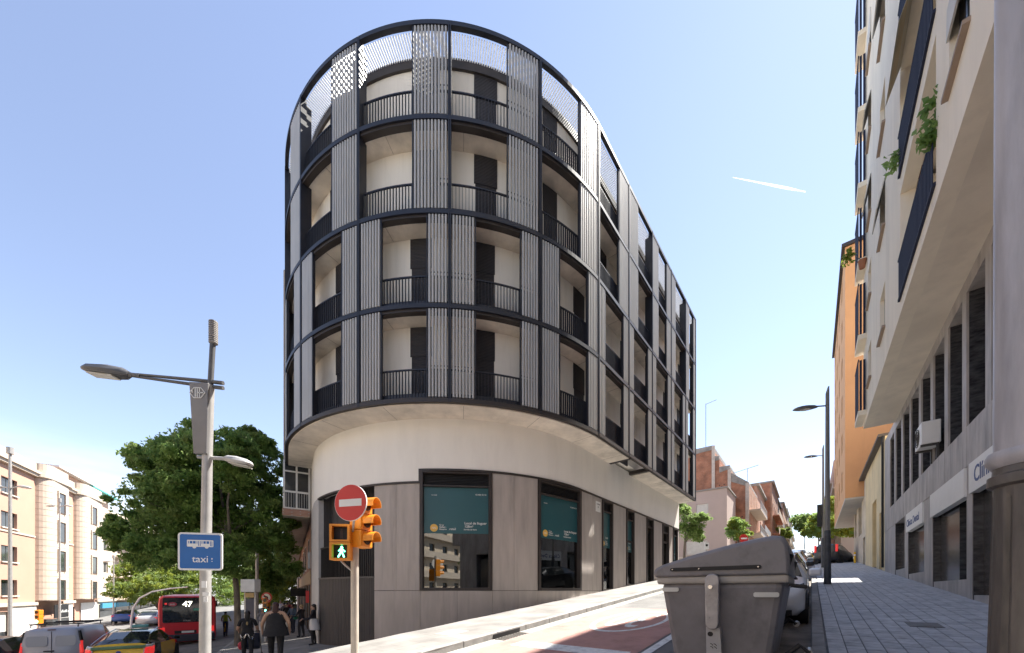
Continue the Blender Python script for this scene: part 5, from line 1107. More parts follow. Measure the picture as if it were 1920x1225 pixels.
# small signs up the side street
def farsign(label, x, y, Y, r, kind):
    p = px(x, y, Y); g0 = G(p[0], Y); o = thing('traffic_sign', label, 'traffic sign', (p[0], Y, g0)); c = V3(p)
    mb = MB(); mb.tube([(p[0], Y+.05, g0), (p[0], Y+.05, p[2]+r)], .035, 8); mb.build('pole', steel, o)
    if kind == 'no':
        mb = MB(); mb.extr(plane_pts(circ(r, 24), c, X1), (0, .03, 0)); mb.build('face', signred, o); mb = MB(); mb.box((c.x, c.y-.012, c.z), (r*1.4, .02, r*.38)); mb.build('bar', white, o)
    else:
        mb = MB(); mb.box((c.x, c.y, c.z), (r*1.5, .03, r*2.2)); mb.build('face', white, o); mb = MB(); mb.extr(plane_pts(circ(r*.4, 14), c+V3((0, -.022, r*.2)), X1), (0, .005, 0)); mb.build('symbol', blackm, o)
farsign('distant red no entry sign in front of the brick gable', 1395, 1010, 36, .42, 'no')
farsign('small white square sign on a thin pole in front of the pink house', 1325, 1024, 27, .22, 'sq')
# contrail high in the sky
vap = M('contrail_vapour', (.95, .95, .95), 1, var=.02, emit=.2); vn = vap.node_tree; vb = vn.nodes['Principled BSDF']  # faint glow added to the vapour so it stands out from the sky
vz = vn.nodes.new('ShaderNodeTexNoise'); vz.inputs['Scale'].default_value = .012; vz.inputs['Detail'].default_value = 6; vg = vn.nodes.new('ShaderNodeNewGeometry'); vn.links.new(vg.outputs['Position'], vz.inputs['Vector'])
vr = vn.nodes.new('ShaderNodeMapRange'); vr.inputs[1].default_value = .3; vr.inputs[2].default_value = .72; vr.inputs[4].default_value = .8; vn.links.new(vz.outputs[0], vr.inputs[0]); vn.links.new(vr.outputs[0], vb.inputs['Alpha'])
a_, b_ = V3(px(1374, 333, 6000)), V3(px(1510, 360, 6000)); mb = MB()
mb.tube([a_, a_*.65+b_*.35, a_*.3+b_*.7, b_], [3, 9, 16, 6], 8); tag(mb.build('contrail', vap, None, True), 'short white contrail in the pale blue sky to the right', 'contrail')
# ------------------------------------------------------------------ vehicles
carglass = M('car_glass', (.02, .024, .028), .05, var=.3, spec=.9); tyre = M('tyre_rubber', (.02, .02, .02), .85); rimm = M('wheel_alloy', (.35, .35, .36), .35, metal=.7)
redlamp = M('red_tail_lamp', (.42, .02, .02), .2, emit=.25); clearlamp = M('clear_lamp', (.6, .6, .6), .12, metal=.3); chrome = M('chrome', (.6, .6, .62), .15, metal=1)
def paintm(n, c, r=.22): return M(n, c, r, metal=.15, var=.03, scale=1.)
def car(name, label, loc, head, pitch, pm, stn, flags, wheels, wr, cat='car', group=None, glass=carglass, two=None):
    o = thing(name, label, cat, loc, head, group); o.rotation_euler = (0, -pitch, head)
    def add(nm, mb, mats, par=None, smooth=False, bevel=0): return link(nm, mb.mesh(nm, mats, smooth), par or o, bevel, True)
    n = 13; secs = []
    for x, zl, zb, zr, w, wr_ in stn:
        h = [(w*.86, zl), (w, zl+.13), (w*1.0, zl*.45+zb*.55), (w*.975, zb), (wr_, zr-.05), (wr_*.78, zr-.004), (0, zr+.012)]
        secs.append([(x, y, z) for y, z in h]+[(x, -y, z) for y, z in h[-2::-1]])
    body = MB(); gl = MB()
    for i in range(len(secs)-1):
        A, B = secs[i], secs[i+1]; f = flags[i]
        for j in range(n-1):
            jj = j if j < 6 else 11-j
            q = [A[j], B[j], B[j+1], A[j+1]]
            isg = (f == 'S' and jj == 3) or (f in 'FR' and jj in (4, 5)) or (f == 'Q' and jj in (3, 4, 5))
            (gl if isg else body).add(q, [(0, 1, 2, 3)], 1 if (two and not isg and two(i, jj)) else 0)
        body.add([A[0], A[-1], B[-1], B[0]], [(0, 1, 2, 3)])
    body.add(secs[0], [tuple(range(n))]); body.add(secs[-1], [tuple(range(n-1, -1, -1))])
    bo = add('body', body, pm, None, True)
    bm = bmesh.new(); bm.from_mesh(bo.data); bmesh.ops.remove_doubles(bm, verts=bm.verts, dist=.0005); bmesh.ops.recalc_face_normals(bm, faces=bm.faces); bm.to_mesh(bo.data); bm.free()
    if gl.f: add('glazing', gl, glass, None, True)
    W2 = max(s[4] for s in stn)
    for x in wheels:
        for sg in (-1, 1):
            m = MB(); y0 = sg*(W2-.2); y1 = sg*(W2+.012)
            pr = [(wr*.62, y0), (wr*.95, y0), (wr, y0+sg*.03), (wr, y1-sg*.03), (wr*.94, y1), (wr*.66, y1)]
            m.lathe(pr, (x, 0, wr), 20, 0, 'y'); t_ = add('wheel', m, tyre, None, True)
            m = MB(); m.lathe([(wr*.64, y1-sg*.03), (wr*.60, y1-sg*.008), (wr*.2, y1-sg*.03), (wr*.1, y1-sg*.01)], (x, 0, wr), 16, 0, 'y'); add('rim', m, rimm, t_, True)
            m = MB(); m.lathe([(wr*1.17, sg*(W2-.3)), (wr*1.17, sg*(W2+.004))], (x, 0, wr*1.02), 20, 0, 'y'); add('wheel_arch', m, blackm)
    return o, add
hatch = [(2.12, .32, .56, .60, .60, .5), (2.02, .24, .64, .71, .76, .68), (1.75, .2, .72, .80, .84, .76), (1.3, .18, .82, .90, .88, .80), (.92, .18, .91, .97, .89, .80), (.2, .18, .95, 1.38, .89, .64), (-.35, .18, .96, 1.46, .89, .64), (-1.05, .18, .98, 1.42, .89, .63), (-1.45, .2, 1.0, 1.33, .87, .60), (-1.95, .26, 1.0, 1.04, .80, .66), (-2.12, .34, .8, .86, .72, .6)]
hflag = '....FSSQR.'
AH = math.atan2(W[1], W[0]); SH = math.atan2(-U[1], -U[0])
def avpos(x, Yr, back):                                # rear at pixel column x and depth Yr; centre lies ahead
    X = (x-960)/700*Yr; cx, cy = X+W[0]*back, Yr+W[1]*back; return (cx, cy, G(cx, cy))
# grey van with roof bars
vst = [(2.15, .34, .6, .66, .66, .55), (2.05, .24, .72, .82, .80, .72), (1.7, .2, .88, .98, .88, .8), (1.35, .2, 1.02, 1.1, .91, .82), (.75, .2, 1.1, 1.72, .91, .70), (.3, .2, 1.12, 1.82, .91, .74), (-.6, .2, 1.12, 1.85, .91, .75), (-1.6, .2, 1.12, 1.85, .91, .75), (-2.08, .24, 1.12, 1.82, .90, .74), (-2.16, .3, 1.1, 1.76, .86, .70)]
vanp = paintm('van_grey_paint', (.33, .35, .41), .35)
van, add = car('delivery_van', 'grey delivery van with black roof bars seen from behind', avpos(97, 15.3, 2.15), AH, 0, vanp, vst, '...FS....', (1.3, -1.35), .32, 'van')
for sg in (-1, 1):
    m = MB(); m.hexa([(-2.19, sg*.80, .78), (-2.12, sg*.80, .78), (-2.12, sg*.905, .78), (-2.19, sg*.88, .78), (-2.15, sg*.77, 1.3), (-2.05, sg*.77, 1.3), (-2.05, sg*.86, 1.3), (-2.15, sg*.83, 1.3)]); add('tail_lamp', m, redlamp, None, False, .01)
    m = MB(); m.hexa([(-2.16, sg*.78, 1.3), (-2.06, sg*.78, 1.3), (-2.06, sg*.87, 1.3), (-2.16, sg*.84, 1.3), (-2.12, sg*.73, 1.72), (-2.05, sg*.73, 1.72), (-2.05, sg*.80, 1.72), (-2.12, sg*.78, 1.72)]); add('corner_trim', m, blackm)
    m = MB(); m.box((.95, sg*1.02, 1.12), (.16, .2, .24)); add('mirror', m, blackm, None, False, .04)
    m = MB(); m.tube([(-1.9, sg*.66, 1.87), (-1.9, sg*.66, 1.98), (.3, sg*.66, 1.98), (.3, sg*.66, 1.85)], .02, 6); add('roof_rail', m, blackm)
for x in (-1.8, -.7, .25): m = MB(); m.box((x, 0, 2.0), (.07, 1.5, .05)); add('roof_bar', m, blackm)
m = MB(); m.box((-2.172, 0, 1.1), (.012, .012, 1.25)); add('door_seam', m, blackm)
for y0 in (-.40, .40):
    m = MB(); m.extr([(-2.185+.045*(max(0, z)), y0+y, 1.33+z) for y, z in rrect(.58, .42, .08)], (.02, 0, 0)); add('rear_door_panel', m, paintm('van_panel_paint', (.30, .32, .37), .3), None, True)
m = MB(); m.box((-2.19, .07, .92), (.03, .3, .05)); add('door_handle', m, blackm, None, False, .01)
m = MB(); m.box((-2.15, 0, 1.79), (.05, .22, .035)); add('brake_light', m, M('dark_red', (.1, .01, .01), .3))
m = MB(); m.box((-2.17, 0, .42), (.16, 1.72, .24)); add('bumper', m, M('bumper_plastic', (.05, .05, .055), .7), None, False, .04)
m = MB(); m.box((-2.2, -.1, .70), (.015, .5, .11)); add('plate', m, white)
# black and yellow taxi
tst = [(2.22, .32, .56, .6, .6, .5), (2.1, .24, .64, .72, .76, .68), (1.6, .2, .78, .86, .86, .78), (1.15, .18, .88, .94, .87, .78), (.25, .18, .94, 1.42, .875, .62), (-.3, .18, .95, 1.49, .875, .62), (-1.0, .18, .98, 1.44, .87, .60), (-1.75, .2, 1.03, 1.24, .85, .60), (-2.02, .24, 1.05, 1.10, .84, .68), (-2.16, .3, .86, .9, .80, .66), (-2.2, .36, .6, .64, .74, .6)]
tblk = paintm('taxi_black_paint', (.012, .012, .014), .12); tyel = paintm('taxi_yellow_paint', (.72, .42, .01), .25)
taxi, add = car('taxi', 'black and yellow taxi seen from behind in front of the bus', avpos(222, 13.2, 2.2), AH, 0, [tblk, tyel], tst, '...FSSQR..', (1.35, -1.3), .32, 'taxi', two=lambda i, j: (j in (1, 2) and 2 < i < 6) or i > 7)
m = MB(); m.box((-2.10, 0, .98), (.18, 1.4, .11)); add('rear_spoiler_glass', m, M('green_glass_strip', (.10, .20, .10), .1, var=.2), None, False, .02)
m = MB(); m.tube([(-2.02, -.74, 1.1), (-1.4, -.63, 1.36), (-.3, -.6, 1.51), (.3, -.6, 1.45)], .018, 6); add('roof_trim', m, chrome); m = MB(); m.tube([(-2.02, .74, 1.1), (-1.4, .63, 1.36), (-.3, .6, 1.51), (.3, .6, 1.45)], .018, 6); add('roof_trim', m, chrome)
for sg in (-1, 1):
    m = MB(); m.hexa([(-2.24, sg*.62, .62), (-2.1, sg*.62, .62), (-1.95, sg*.88, .66), (-2.1, sg*.84, .62), (-2.18, sg*.66, 1.02), (-2.06, sg*.66, 1.04), (-1.85, sg*.88, 1.08), (-2.02, sg*.85, 1.04)]); tl_ = add('tail_lamp', m, clearlamp, None, False, .02)
    m = MB(); m.hexa([(-2.245, sg*.68, .7), (-2.12, sg*.68, .7), (-1.97, sg*.89, .72), (-2.12, sg*.86, .7), (-2.2, sg*.70, .95), (-2.08, sg*.70, .95), (-1.9, sg*.89, .98), (-2.05, sg*.87, .95)]); add('lamp_red', m, redlamp, tl_)
    m = MB(); m.box((.85, sg*.99, 1.0), (.13, .2, .15)); add('mirror', m, tblk, None, False, .03)
m = MB(); m.lathe([(.07, -2.235), (.07, -2.205)], (0, 0, .80), 16, 0, 'x'); bdg = add('badge', m, M('badge_blue', (.02, .05, .3), .3))
m = MB(); m.box((.1, 0, 1.57), (.16, .5, .12)); add('roof_sign', m, M('taxi_sign_green', (.1, .3, .3), .4), None, False, .03)
m = MB(); m.tube([(-1.75, .15, 1.25), (-1.95, .35, 1.14)], .012, 5); add('rear_wiper', m, blackm)
m = MB(); m.tube([(-.9, .0, 1.46), (-1.02, 0, 1.62)], .008, 5); add('aerial', m, blackm)
m = MB(); m.box((-2.22, 0, .62), (.02, .5, .11)); add('plate', m, white)
# dark cars at the left edge
dk = paintm('dark_car_paint', (.03, .032, .038), .2)
pz = LP(26.2, 11.2); suv = [(x*1.05, a, b_*1.12, c*1.16, d*1.03, e_) for x, a, b_, c, d, e_ in hatch]
c_, add = car('car', 'dark car at the far left edge beside the grey van', (*pz, G(*pz)), AH, 0, dk, suv, hflag, (1.35, -1.35), .34, 'car', 'cars on the avenue')
for sg in (-1, 1): m = MB(); m.box((.85, sg*1.04, 1.14), (.15, .22, .18)); add('mirror', m, blackm, None, False, .04)
for x, Yr, pmt, lab in ((275, 36, paintm('silver_paint', (.45, .46, .48)), 'silver car between the taxi and the curved gantry'), (228, 40, paintm('blue_paint', (.05, .1, .3)), 'small blue car far along the avenue beside the shops'), (60, 24, paintm('light_silver', (.5, .5, .52)), 'light silver car hidden behind the grey van')):
    c_, add = car('car', lab, avpos(x, Yr, 2), AH, 0, pmt, hatch, hflag, (1.28, -1.3), .31, 'car', 'cars on the avenue')
    for sg in (-1, 1): m = MB(); m.box((-2.06, sg*.66, .8), (.1, .2, .18)); add('tail_lamp', m, redlamp)
# red city bus
BH = AH+.15; bx = (-18.75+6*math.cos(BH), 21.6+6*math.sin(BH)); bx = (*bx, G(*bx)); bus = thing('city_bus', 'red city bus number 47 seen from behind', 'bus', bx, BH)
def badd(nm, mb, mats, par=None, smooth=False, bevel=0): return link(nm, mb.mesh(nm, mats, smooth), par or bus, bevel, True)
busr = paintm('bus_red_paint', (.72, .035, .05), .3); BW = 1.27
def bsec(x, k=1., dz=0): 
    return [(x, y, z) for y, z in ((-BW*.96*k, .35), (-BW*k, .6), (-BW*k, 2.5), (-BW*.97*k, 2.85-dz), (-BW*.86*k, 3.0-dz), (BW*.86*k, 3.0-dz), (BW*.97*k, 2.85-dz), (BW*k, 2.5), (BW*k, .6), (BW*.96*k, .35))]
m = MB(); ss = [bsec(-6.0, .95, .06), bsec(-5.85), bsec(5.8), bsec(6, .95, .1)]; n = 10
for A, B in zip(ss, ss[1:]):
    for j in range(n): m.add([A[j], B[j], B[(j+1) % n], A[(j+1) % n]], [(0, 1, 2, 3)])
m.add(ss[0], [tuple(range(n))]); m.add(ss[-1], [tuple(range(n-1, -1, -1))]); badd('body', m, busr, None, True)
m = MB(); m.extr([(-6.025, y, 2.18+z) for y, z in rrect(2.16, 1.42, .08)], (.04, 0, 0)); rw = badd('rear_window', m, carglass, None, False, .01)
m = MB(); m.box((-6.03, 0, .58), (.14, 2.44, .42)); badd('bumper', m, M('bus_bumper', (.035, .04, .055), .5), None, False, .05)
m = MB(); m.box((-6.035, .1, .92), (.03, .95, .17)); pl = badd('plate_recess', m, blackm); m = MB(); m.box((-6.055, .0, .92), (.012, .55, .12)); badd('plate', m, white, pl)
for sg in (-1, 1):
    m = MB(); m.box((-6.0, sg*1.08, 1.05), (.1, .2, .34)); badd('tail_lamp', m, redlamp, None, False, .03)
    m = MB(); m.box((-6.0, sg*1.06, .84), (.08, .2, .1)); badd('indicator', m, clearlamp, None, False, .02)
    m = MB(); m.box((-6.04, sg*.94, 2.55), (.02, .1, .1)); badd('marker_lamp', m, redlamp)
    m = MB(); m.box((0, sg*(BW+.004), 2.05), (10.6, .02, 1.05)); badd('side_window', m, carglass)
    m = MB(); m.box((6.1, sg*1.45, 2.2), (.2, .25, .5)); badd('mirror', m, blackm, None, False, .04)
    for x in (-3.3, 3.2):
        m = MB(); m.lathe([(.3, sg*(BW-.3)), (.5, sg*(BW-.28)), (.5, sg*(BW-.01)), (.3, sg*(BW+.006))], (x, 0, .5), 20, 0, 'y'); badd('wheel', m, tyre, None, True)
text('47', .42, (-6.05, .02, 2.38), (0, -1, 0), (-1, 0, 0), M('led_white', (1, .95, .75), .5, emit=1.2), rw, 'route_number', 'CENTER', .002, .008, 1, True)
m = MB(); m.extr([(-6.052, .66+.19*math.cos(q*.3142), 2.52+.12*math.sin(q*.3142)) for q in range(20)], (.02, 0, 0)); lg_ = badd('logo', m, M('pinkish_red', (.55, .08, .12), .4), rw)
text('tmb', .13, (-6.056, .66, 2.48), (0, -1, 0), (-1, 0, 0), white, rw, 'lettering', 'CENTER', .002, .02, 1, True)
text('MAN', .14, (-6.05, .05, 1.52), (0, -1, 0), (-1, 0, 0), chrome, rw, 'lettering', 'CENTER', .002, .01, 1, True)
m = MB(); m.box((-6.045, -.38, 2.2), (.01, .3, .14)); badd('sticker', m, M('sticker_green', (.1, .4, .3), .4), rw)
# side-street vehicles
pit = math.atan(.09)
def stpos(t, l): return (*SP(t, l), gtl(t, l))
wcar, add = car('car', 'white car parked behind the grey rubbish containers', stpos(11.2, -.95), SH, -pit, paintm('white_car_paint', (.75, .76, .78), .2), hatch, hflag, (1.28, -1.3), .32, 'car', 'cars parked up the side street')
for sg in (-1, 1):
    m = MB(); m.hexa([(2.0, sg*.5, .62), (2.1, sg*.45, .66), (1.5, sg*.86, .72), (1.6, sg*.84, .66), (1.95, sg*.5, .75), (2.04, sg*.45, .73), (1.48, sg*.83, .84), (1.58, sg*.8, .82)]); add('headlamp', m, M('dark_headlamp', (.08, .08, .09), .1), None, False, .01)
    m = MB(); m.box((.75, sg*1.01, 1.02), (.13, .22, .16)); add('mirror', m, MATS['white_car_paint'], None, False, .04)
m = MB(); m.box((2.09, 0, .50), (.08, .9, .18)); add('grille', m, blackm); m = MB(); m.box((2.08, 0, .3), (.12, 1.3, .1)); add('lower_intake', m, blackm)
m = MB(); m.box((2.14, 0, .42), (.02, .5, .11)); add('plate', m, white)
for t, l, pmt, lab in ((16.8, -1.05, dk, 'black car parked behind the white car'), (22.0, -1.05, paintm('grey_blue_paint', (.12, .14, .18)), 'grey blue car third in the parked row'), (30, -1.1, paintm('sand_paint', (.35, .33, .3)), 'beige car farther up the parked row'), (52, -1.2, MATS['silver_paint'], 'silver car far up the side street')):
    c_, add = car('car', lab, stpos(t, l), SH, -pit, pmt, hatch, hflag, (1.28, -1.3), .32, 'car', 'cars parked up the side street')
    for sg in (-1, 1): m = MB(); m.box((.75, sg*1.01, 1.02), (.13, .22, .16)); add('mirror', m, pmt, None, False, .04)
sst = [(x*.86, a, b*1.08, c*1.1, d, e) for x, a, b, c, d, e in hatch]
sst[-3:] = [(-1.6, .2, 1.12, 1.62, .86, .62), (-1.74, .26, 1.1, 1.5, .84, .64), (-1.8, .34, .9, 1.0, .8, .66)]
sc_, add = car('car', 'small black car with tall red tail lamp at the end of the grey pavement', stpos(43.5, 1.55), math.atan2(U[1], U[0])-.35, .0, dk, sst, hflag[:7]+'QR.', (1.1, -1.1), .31, 'car')
for sg in (-1, 1): m = MB(); m.box((-1.74, sg*.74, 1.25), (.14, .16, .62)); add('tail_lamp', m, redlamp, None, False, .03)
for sg in (-1, 1): m = MB(); m.tube([(-1.4, sg*.58, 1.66), (0, sg*.58, 1.68)], .02, 6); add('roof_rail', m, chrome)
m = MB(); m.box((-1.83, 0, .85), (.03, .5, .11)); add('plate', m, white)
def moto(label, loc, rz, pm):
    o = thing('motorcycle', label, 'motorcycle', loc, rz, 'motorcycles parked up the side street')
    def ad(nm, mb, mt, smooth=True, par=None): return link(nm, mb.mesh(nm, mt, smooth), par or o, 0, True)
    for x in (-.65, .65):
        m = MB(); m.lathe([(.16, -.06), (.26, -.06), (.29, -.03), (.29, .03), (.26, .06), (.16, .06)], (x, 0, .29), 18, 0, 'y'); w_ = ad('wheel', m, tyre); m = MB(); m.lathe([(.16, -.03), (.05, -.04), (.05, .04), (.16, .03)], (x, 0, .29), 12, 0, 'y'); ad('rim', m, rimm, True, w_)
    m = MB(); m.extr([(.62, -.13, .42), (.5, -.13, .95), (.38, -.13, .95), (.3, -.13, .45), (-.05, -.13, .38), (-.2, -.13, .7), (-.85, -.13, .78), (-.9, -.13, .62), (-.5, -.13, .32), (.2, -.13, .25)], (0, .26, 0)); link('body', m.mesh('body', pm), o, .04, True)
    m = MB(); m.extr([(.0, -.14, .72), (-.2, -.14, .84), (-.75, -.14, .88), (-.8, -.14, .78), (-.2, -.14, .72)], (0, .28, 0)); link('seat', m.mesh('seat', blackm), o, .03, True)
    m = MB(); m.tube([(.62, 0, .3), (.45, 0, .95), (.4, 0, 1.05)], .03, 6); ad('fork', m, dgrey); m = MB(); m.tube([(.3, -.34, 1.06), (.42, -.15, 1.05), (.42, .15, 1.05), (.3, .34, 1.06)], .018, 6); ad('handlebar', m, blackm)
    for y in (-.3, .3): m = MB(); m.tube([(.36, y, 1.06), (.36, y, 1.22)], .01, 5); m.box((.36, y*1.05, 1.25), (.03, .12, .08)); ad('mirror', m, blackm, False)
    return o
moto('dark scooter parked on the bright corner of the side street', stpos(36.5, -.9), SH+.9, dk); moto('yellow motorcycle parked beside the dark scooter', stpos(40.5, -.4), SH+1.1, M('moto_yellow', (.6, .42, .03), .3))
yp = thing('bollard', 'short yellow post beside the small black car', 'bollard', stpos(40.5, 2.7)); m = MB(); m.lathe([(.07, -.2), (.07, .95), (.05, 1.0), (.0, 1.02)], (0, 0, 0), 12); link('post', m.mesh('post', tyel, True), yp, 0, True); m = MB(); m.lathe([(.072, .7), (.072, .82)], (0, 0, 0), 12); link('band', m.mesh('band', white), yp, 0, True)
# rubbish containers
cbody = M('container_grey_plastic', (.20, .192, .20), .5, grime=.4, gmap=(3, 3, 2), var=.16, scale=2.6, bump=.06, bscale=60); clid = M('container_lid_grey', (.21, .203, .213), .42, grime=.3, gmap=(4, 4, 4), var=.1, scale=1.1, bump=.05); crim = M('container_rim', (.40, .375, .34), .55, var=.12); cmet = M('container_metal', (.36, .35, .36), .42, metal=.4, var=.2, scale=6); refl = M('reflector_white', (.6, .6, .56), .5)
def container(t0, label, dl=0.):
    g0 = gtl(t0, -1); o = thing('rubbish_container', label, 'rubbish container', (*SP(t0+.9, -.9), g0), 0, 'grey rubbish containers at the kerb'); Ln = 1.72
    def P(x, l, z): return v3(SP(t0+x, l+dl), z)
    zr = g0+1.20
    m = MB(); lo = [(.16, -1.42), (Ln-.16, -1.42), (Ln-.16, -.38), (.16, -.38)]; hi = [(.03, -1.56), (Ln-.03, -1.56), (Ln-.03, -.23), (.03, -.23)]
    m.hexa([P(x, l, g0+.14) for x, l in lo]+[P(x, l, zr) for x, l in hi]); m.build('body', cbody, o, bevel=.07)
    m = MB(); ring = [(.0, -1.6), (Ln, -1.6), (Ln, -.19), (.0, -.19)]; m.hexa([P(x, l, zr-.02) for x, l in ring]+[P(x, l, zr+.075) for x, l in ring]); m.build('rim', crim, o, bevel=.03)
    prof_ = [(-1.62, .07), (-1.645, .12), (-1.63, .18), (-1.52, .235), (-1.2, .33), (-.8, .43), (-.5, .49), (-.33, .51), (-.24, .495), (-.2, .42), (-.185, .25), (-.185, .07)]
    m = MB(); k = len(prof_); vs = []
    for x, sc_f in ((-.02, 0.93), (.02, 1), (Ln-.02, 1), (Ln+.02, .93)): vs += [P(x, -.9+(l+.9)*(.985 if sc_f < 1 else 1), zr+.07+(z-.07)*sc_f) for l, z in prof_]
    m.add(vs, [(a*k+j, a*k+(j+1) % k, (a+1)*k+(j+1) % k, (a+1)*k+j) for a in range(3) for j in range(k)]+[tuple(range(k)), tuple(range(3*k, 4*k))]); m.build('lid', clid, o, True, .025)
    m = MB(); m.extr([P(.2, -1.50, zr+.24), P(.2, -.9, zr+.415), P(.2, -.84, zr+.45), P(.2, -.84, zr+.425), P(.2, -.92, zr+.39)], (U[0]*1.3, U[1]*1.3, .02)); m.build('lid_flap', clid, o, bevel=.01)
    m = MB(); m.extr([P(-.035, -.93+a, zr+.165+b) for a, b in rrect(.98, .045, .022)], (U[0]*.03, U[1]*.03, 0)); bar = m.build('handle_bar', blackm, o)
    for a in (-.46, -.15, .46): m = MB(); m.tube([P(-.045, -.93+a, zr+.165), P(-.03, -.93+a, zr+.165)], .009, 6); m.build('screw', chrome, bar)
    for l0, z0, w_ in ((-1.53, -.02-.07, .2), (-.52, -.08-.07, .24)): m = MB(); m.extr([P(-.004+.02, l0+w_/2+a, zr+z0+b) for a, b in rrect(w_, .055, .02)], (U[0]*.05, U[1]*.05, 0)); m.build('reflector', refl, o)
    arm_pts = [(-.075+a_, b_) for a_, b_ in ()]; cL = -.93
    pts = [(.078*math.cos(math.radians(q)), .0+.078*math.sin(math.radians(q))) for q in range(0, 181, 20)]+[(-.07+.07*(1-math.cos(math.radians(q))), -.52-.07*math.sin(math.radians(q))) for q in range(0, 181, 20)]
    m = MB(); m.extr([P(-.085, cL+a, zr+.02+b) for a, b in pts], (U[0]*.09, U[1]*.09, 0)); arm = m.build('lifting_arm', cmet, o, bevel=.012)
    for b in (-.03, -.16, -.3, -.43):
        for a in (-.04, .04): m = MB(); m.tube([P(-.095, cL+a, zr+b), P(-.08, cL+a, zr+b)], .014, 10); m.build('rivet', cmet, arm)
    m = MB(); m.tube([P(-.15, cL-.005, zr-.06), P(-.08, cL-.005, zr-.06)], .024, 12); m.build('trunnion', chrome, arm, True)
    m = MB(); m.hexa([P(.06, cL-.085, g0+.2), P(.12, cL-.085, g0+.2), P(.12, cL+.085, g0+.2), P(.06, cL+.085, g0+.2), P(-.02, cL-.075, zr-.55), P(.06, cL-.075, zr-.55), P(.06, cL+.075, zr-.55), P(-.02, cL+.075, zr-.55)]); pn_ = m.build('pale_panel', M('panel_pale_grey', (.46, .46, .47), .5), o)
    f = lambda z: -.021+.08*((zr-.55-z)/(zr-.55-g0-.2))
    z = zr-.63; m = MB(); m.extr([P(f(z)-.004, cL-.03+.03*math.cos(q*.393), z+.03*math.sin(q*.393)) for q in range(16)], (U[0]*.01, U[1]*.01, 0)); m.build('plug', blackm, pn_)
    for dx, dz in ((-.02, 0), (.018, 0), (-.02, -.035), (.018, -.035)):
        z = zr-.76+dz; m = MB(); m.tube([P(f(z)-.004, cL+dx-.015, z+.012), P(f(z)-.004, cL+dx+.005, z+.006), P(f(z)-.002, cL+dx+.016, z-.012)], .004, 5); m.build('wave_mark', blackm, pn_)
    m = MB(); m.tube([P(.1, -.2, zr-.04), P(.1, -.05, zr-.06), P(1.5, -.05, zr-.06), P(1.5, -.2, zr-.04)], .02, 8); m.build('side_handle', blackm, o)
    m = MB(); m.tube([P(.15, -.35, g0+.25), P(.1, -.1, g0+.5), P(.1, -.02, g0+.42)], .025, 8); m.build('pedal_lever', blackm, o)
    m = MB(); m.tube([P(.1, -.02, g0+.42), P(.35, -.02, g0+.42)], .04, 10); m.build('pedal', M('pedal_steel', (.3, .3, .31), .4, metal=.6), o)
    for x in (.12, Ln-.2): m = MB(); m.tube([P(x, -.225, zr+.1), P(x, -.17, zr+.3)], .02, 8); m.build('lid_hinge', blackm, o)
    return o
container(5.05, 'nearest grey rubbish container with a sloping lid beside the kerb'); container(6.95, 'second grey rubbish container behind the nearest one', -.16)
# ------------------------------------------------------------------ people
skinm = M('skin', (.42, .26, .18), .6, var=.06); skin2 = M('skin_tan', (.30, .17, .11), .6, var=.06); blkc = M('black_cloth', (.014, .014, .017), .85, var=.3, scale=9); navyc = M('navy_denim', (.025, .032, .06), .85, var=.25); whitec = M('white_cloth', (.62, .61, .60), .85, var=.06); denim = M('blue_denim', (.09, .13, .20), .85, var=.2); greyc = M('grey_cloth', (.22, .21, .22), .85, var=.15); redc = M('red_cloth', (.35, .03, .05), .8)
hair_b = M('black_hair', (.012, .009, .008), .5, var=.4, scale=30); hair_r = M('auburn_hair', (.035, .008, .008), .5, var=.4, scale=30); hair_y = M('blond_hair', (.32, .22, .11), .55, var=.25, scale=30)
def ball(mb, c, r, n=10, m=7):
    vs = []; 
    for i in range(m+1):
        a = math.pi*i/m
        for j in range(n): b = 2*math.pi*j/n; vs.append((c[0]+r[0]*math.sin(a)*math.cos(b), c[1]+r[1]*math.sin(a)*math.sin(b), c[2]+r[2]*math.cos(a)))
    mb.add(vs, [(i*n+j, i*n+(j+1) % n, (i+1)*n+(j+1) % n, (i+1)*n+j) for i in range(m) for j in range(n)])
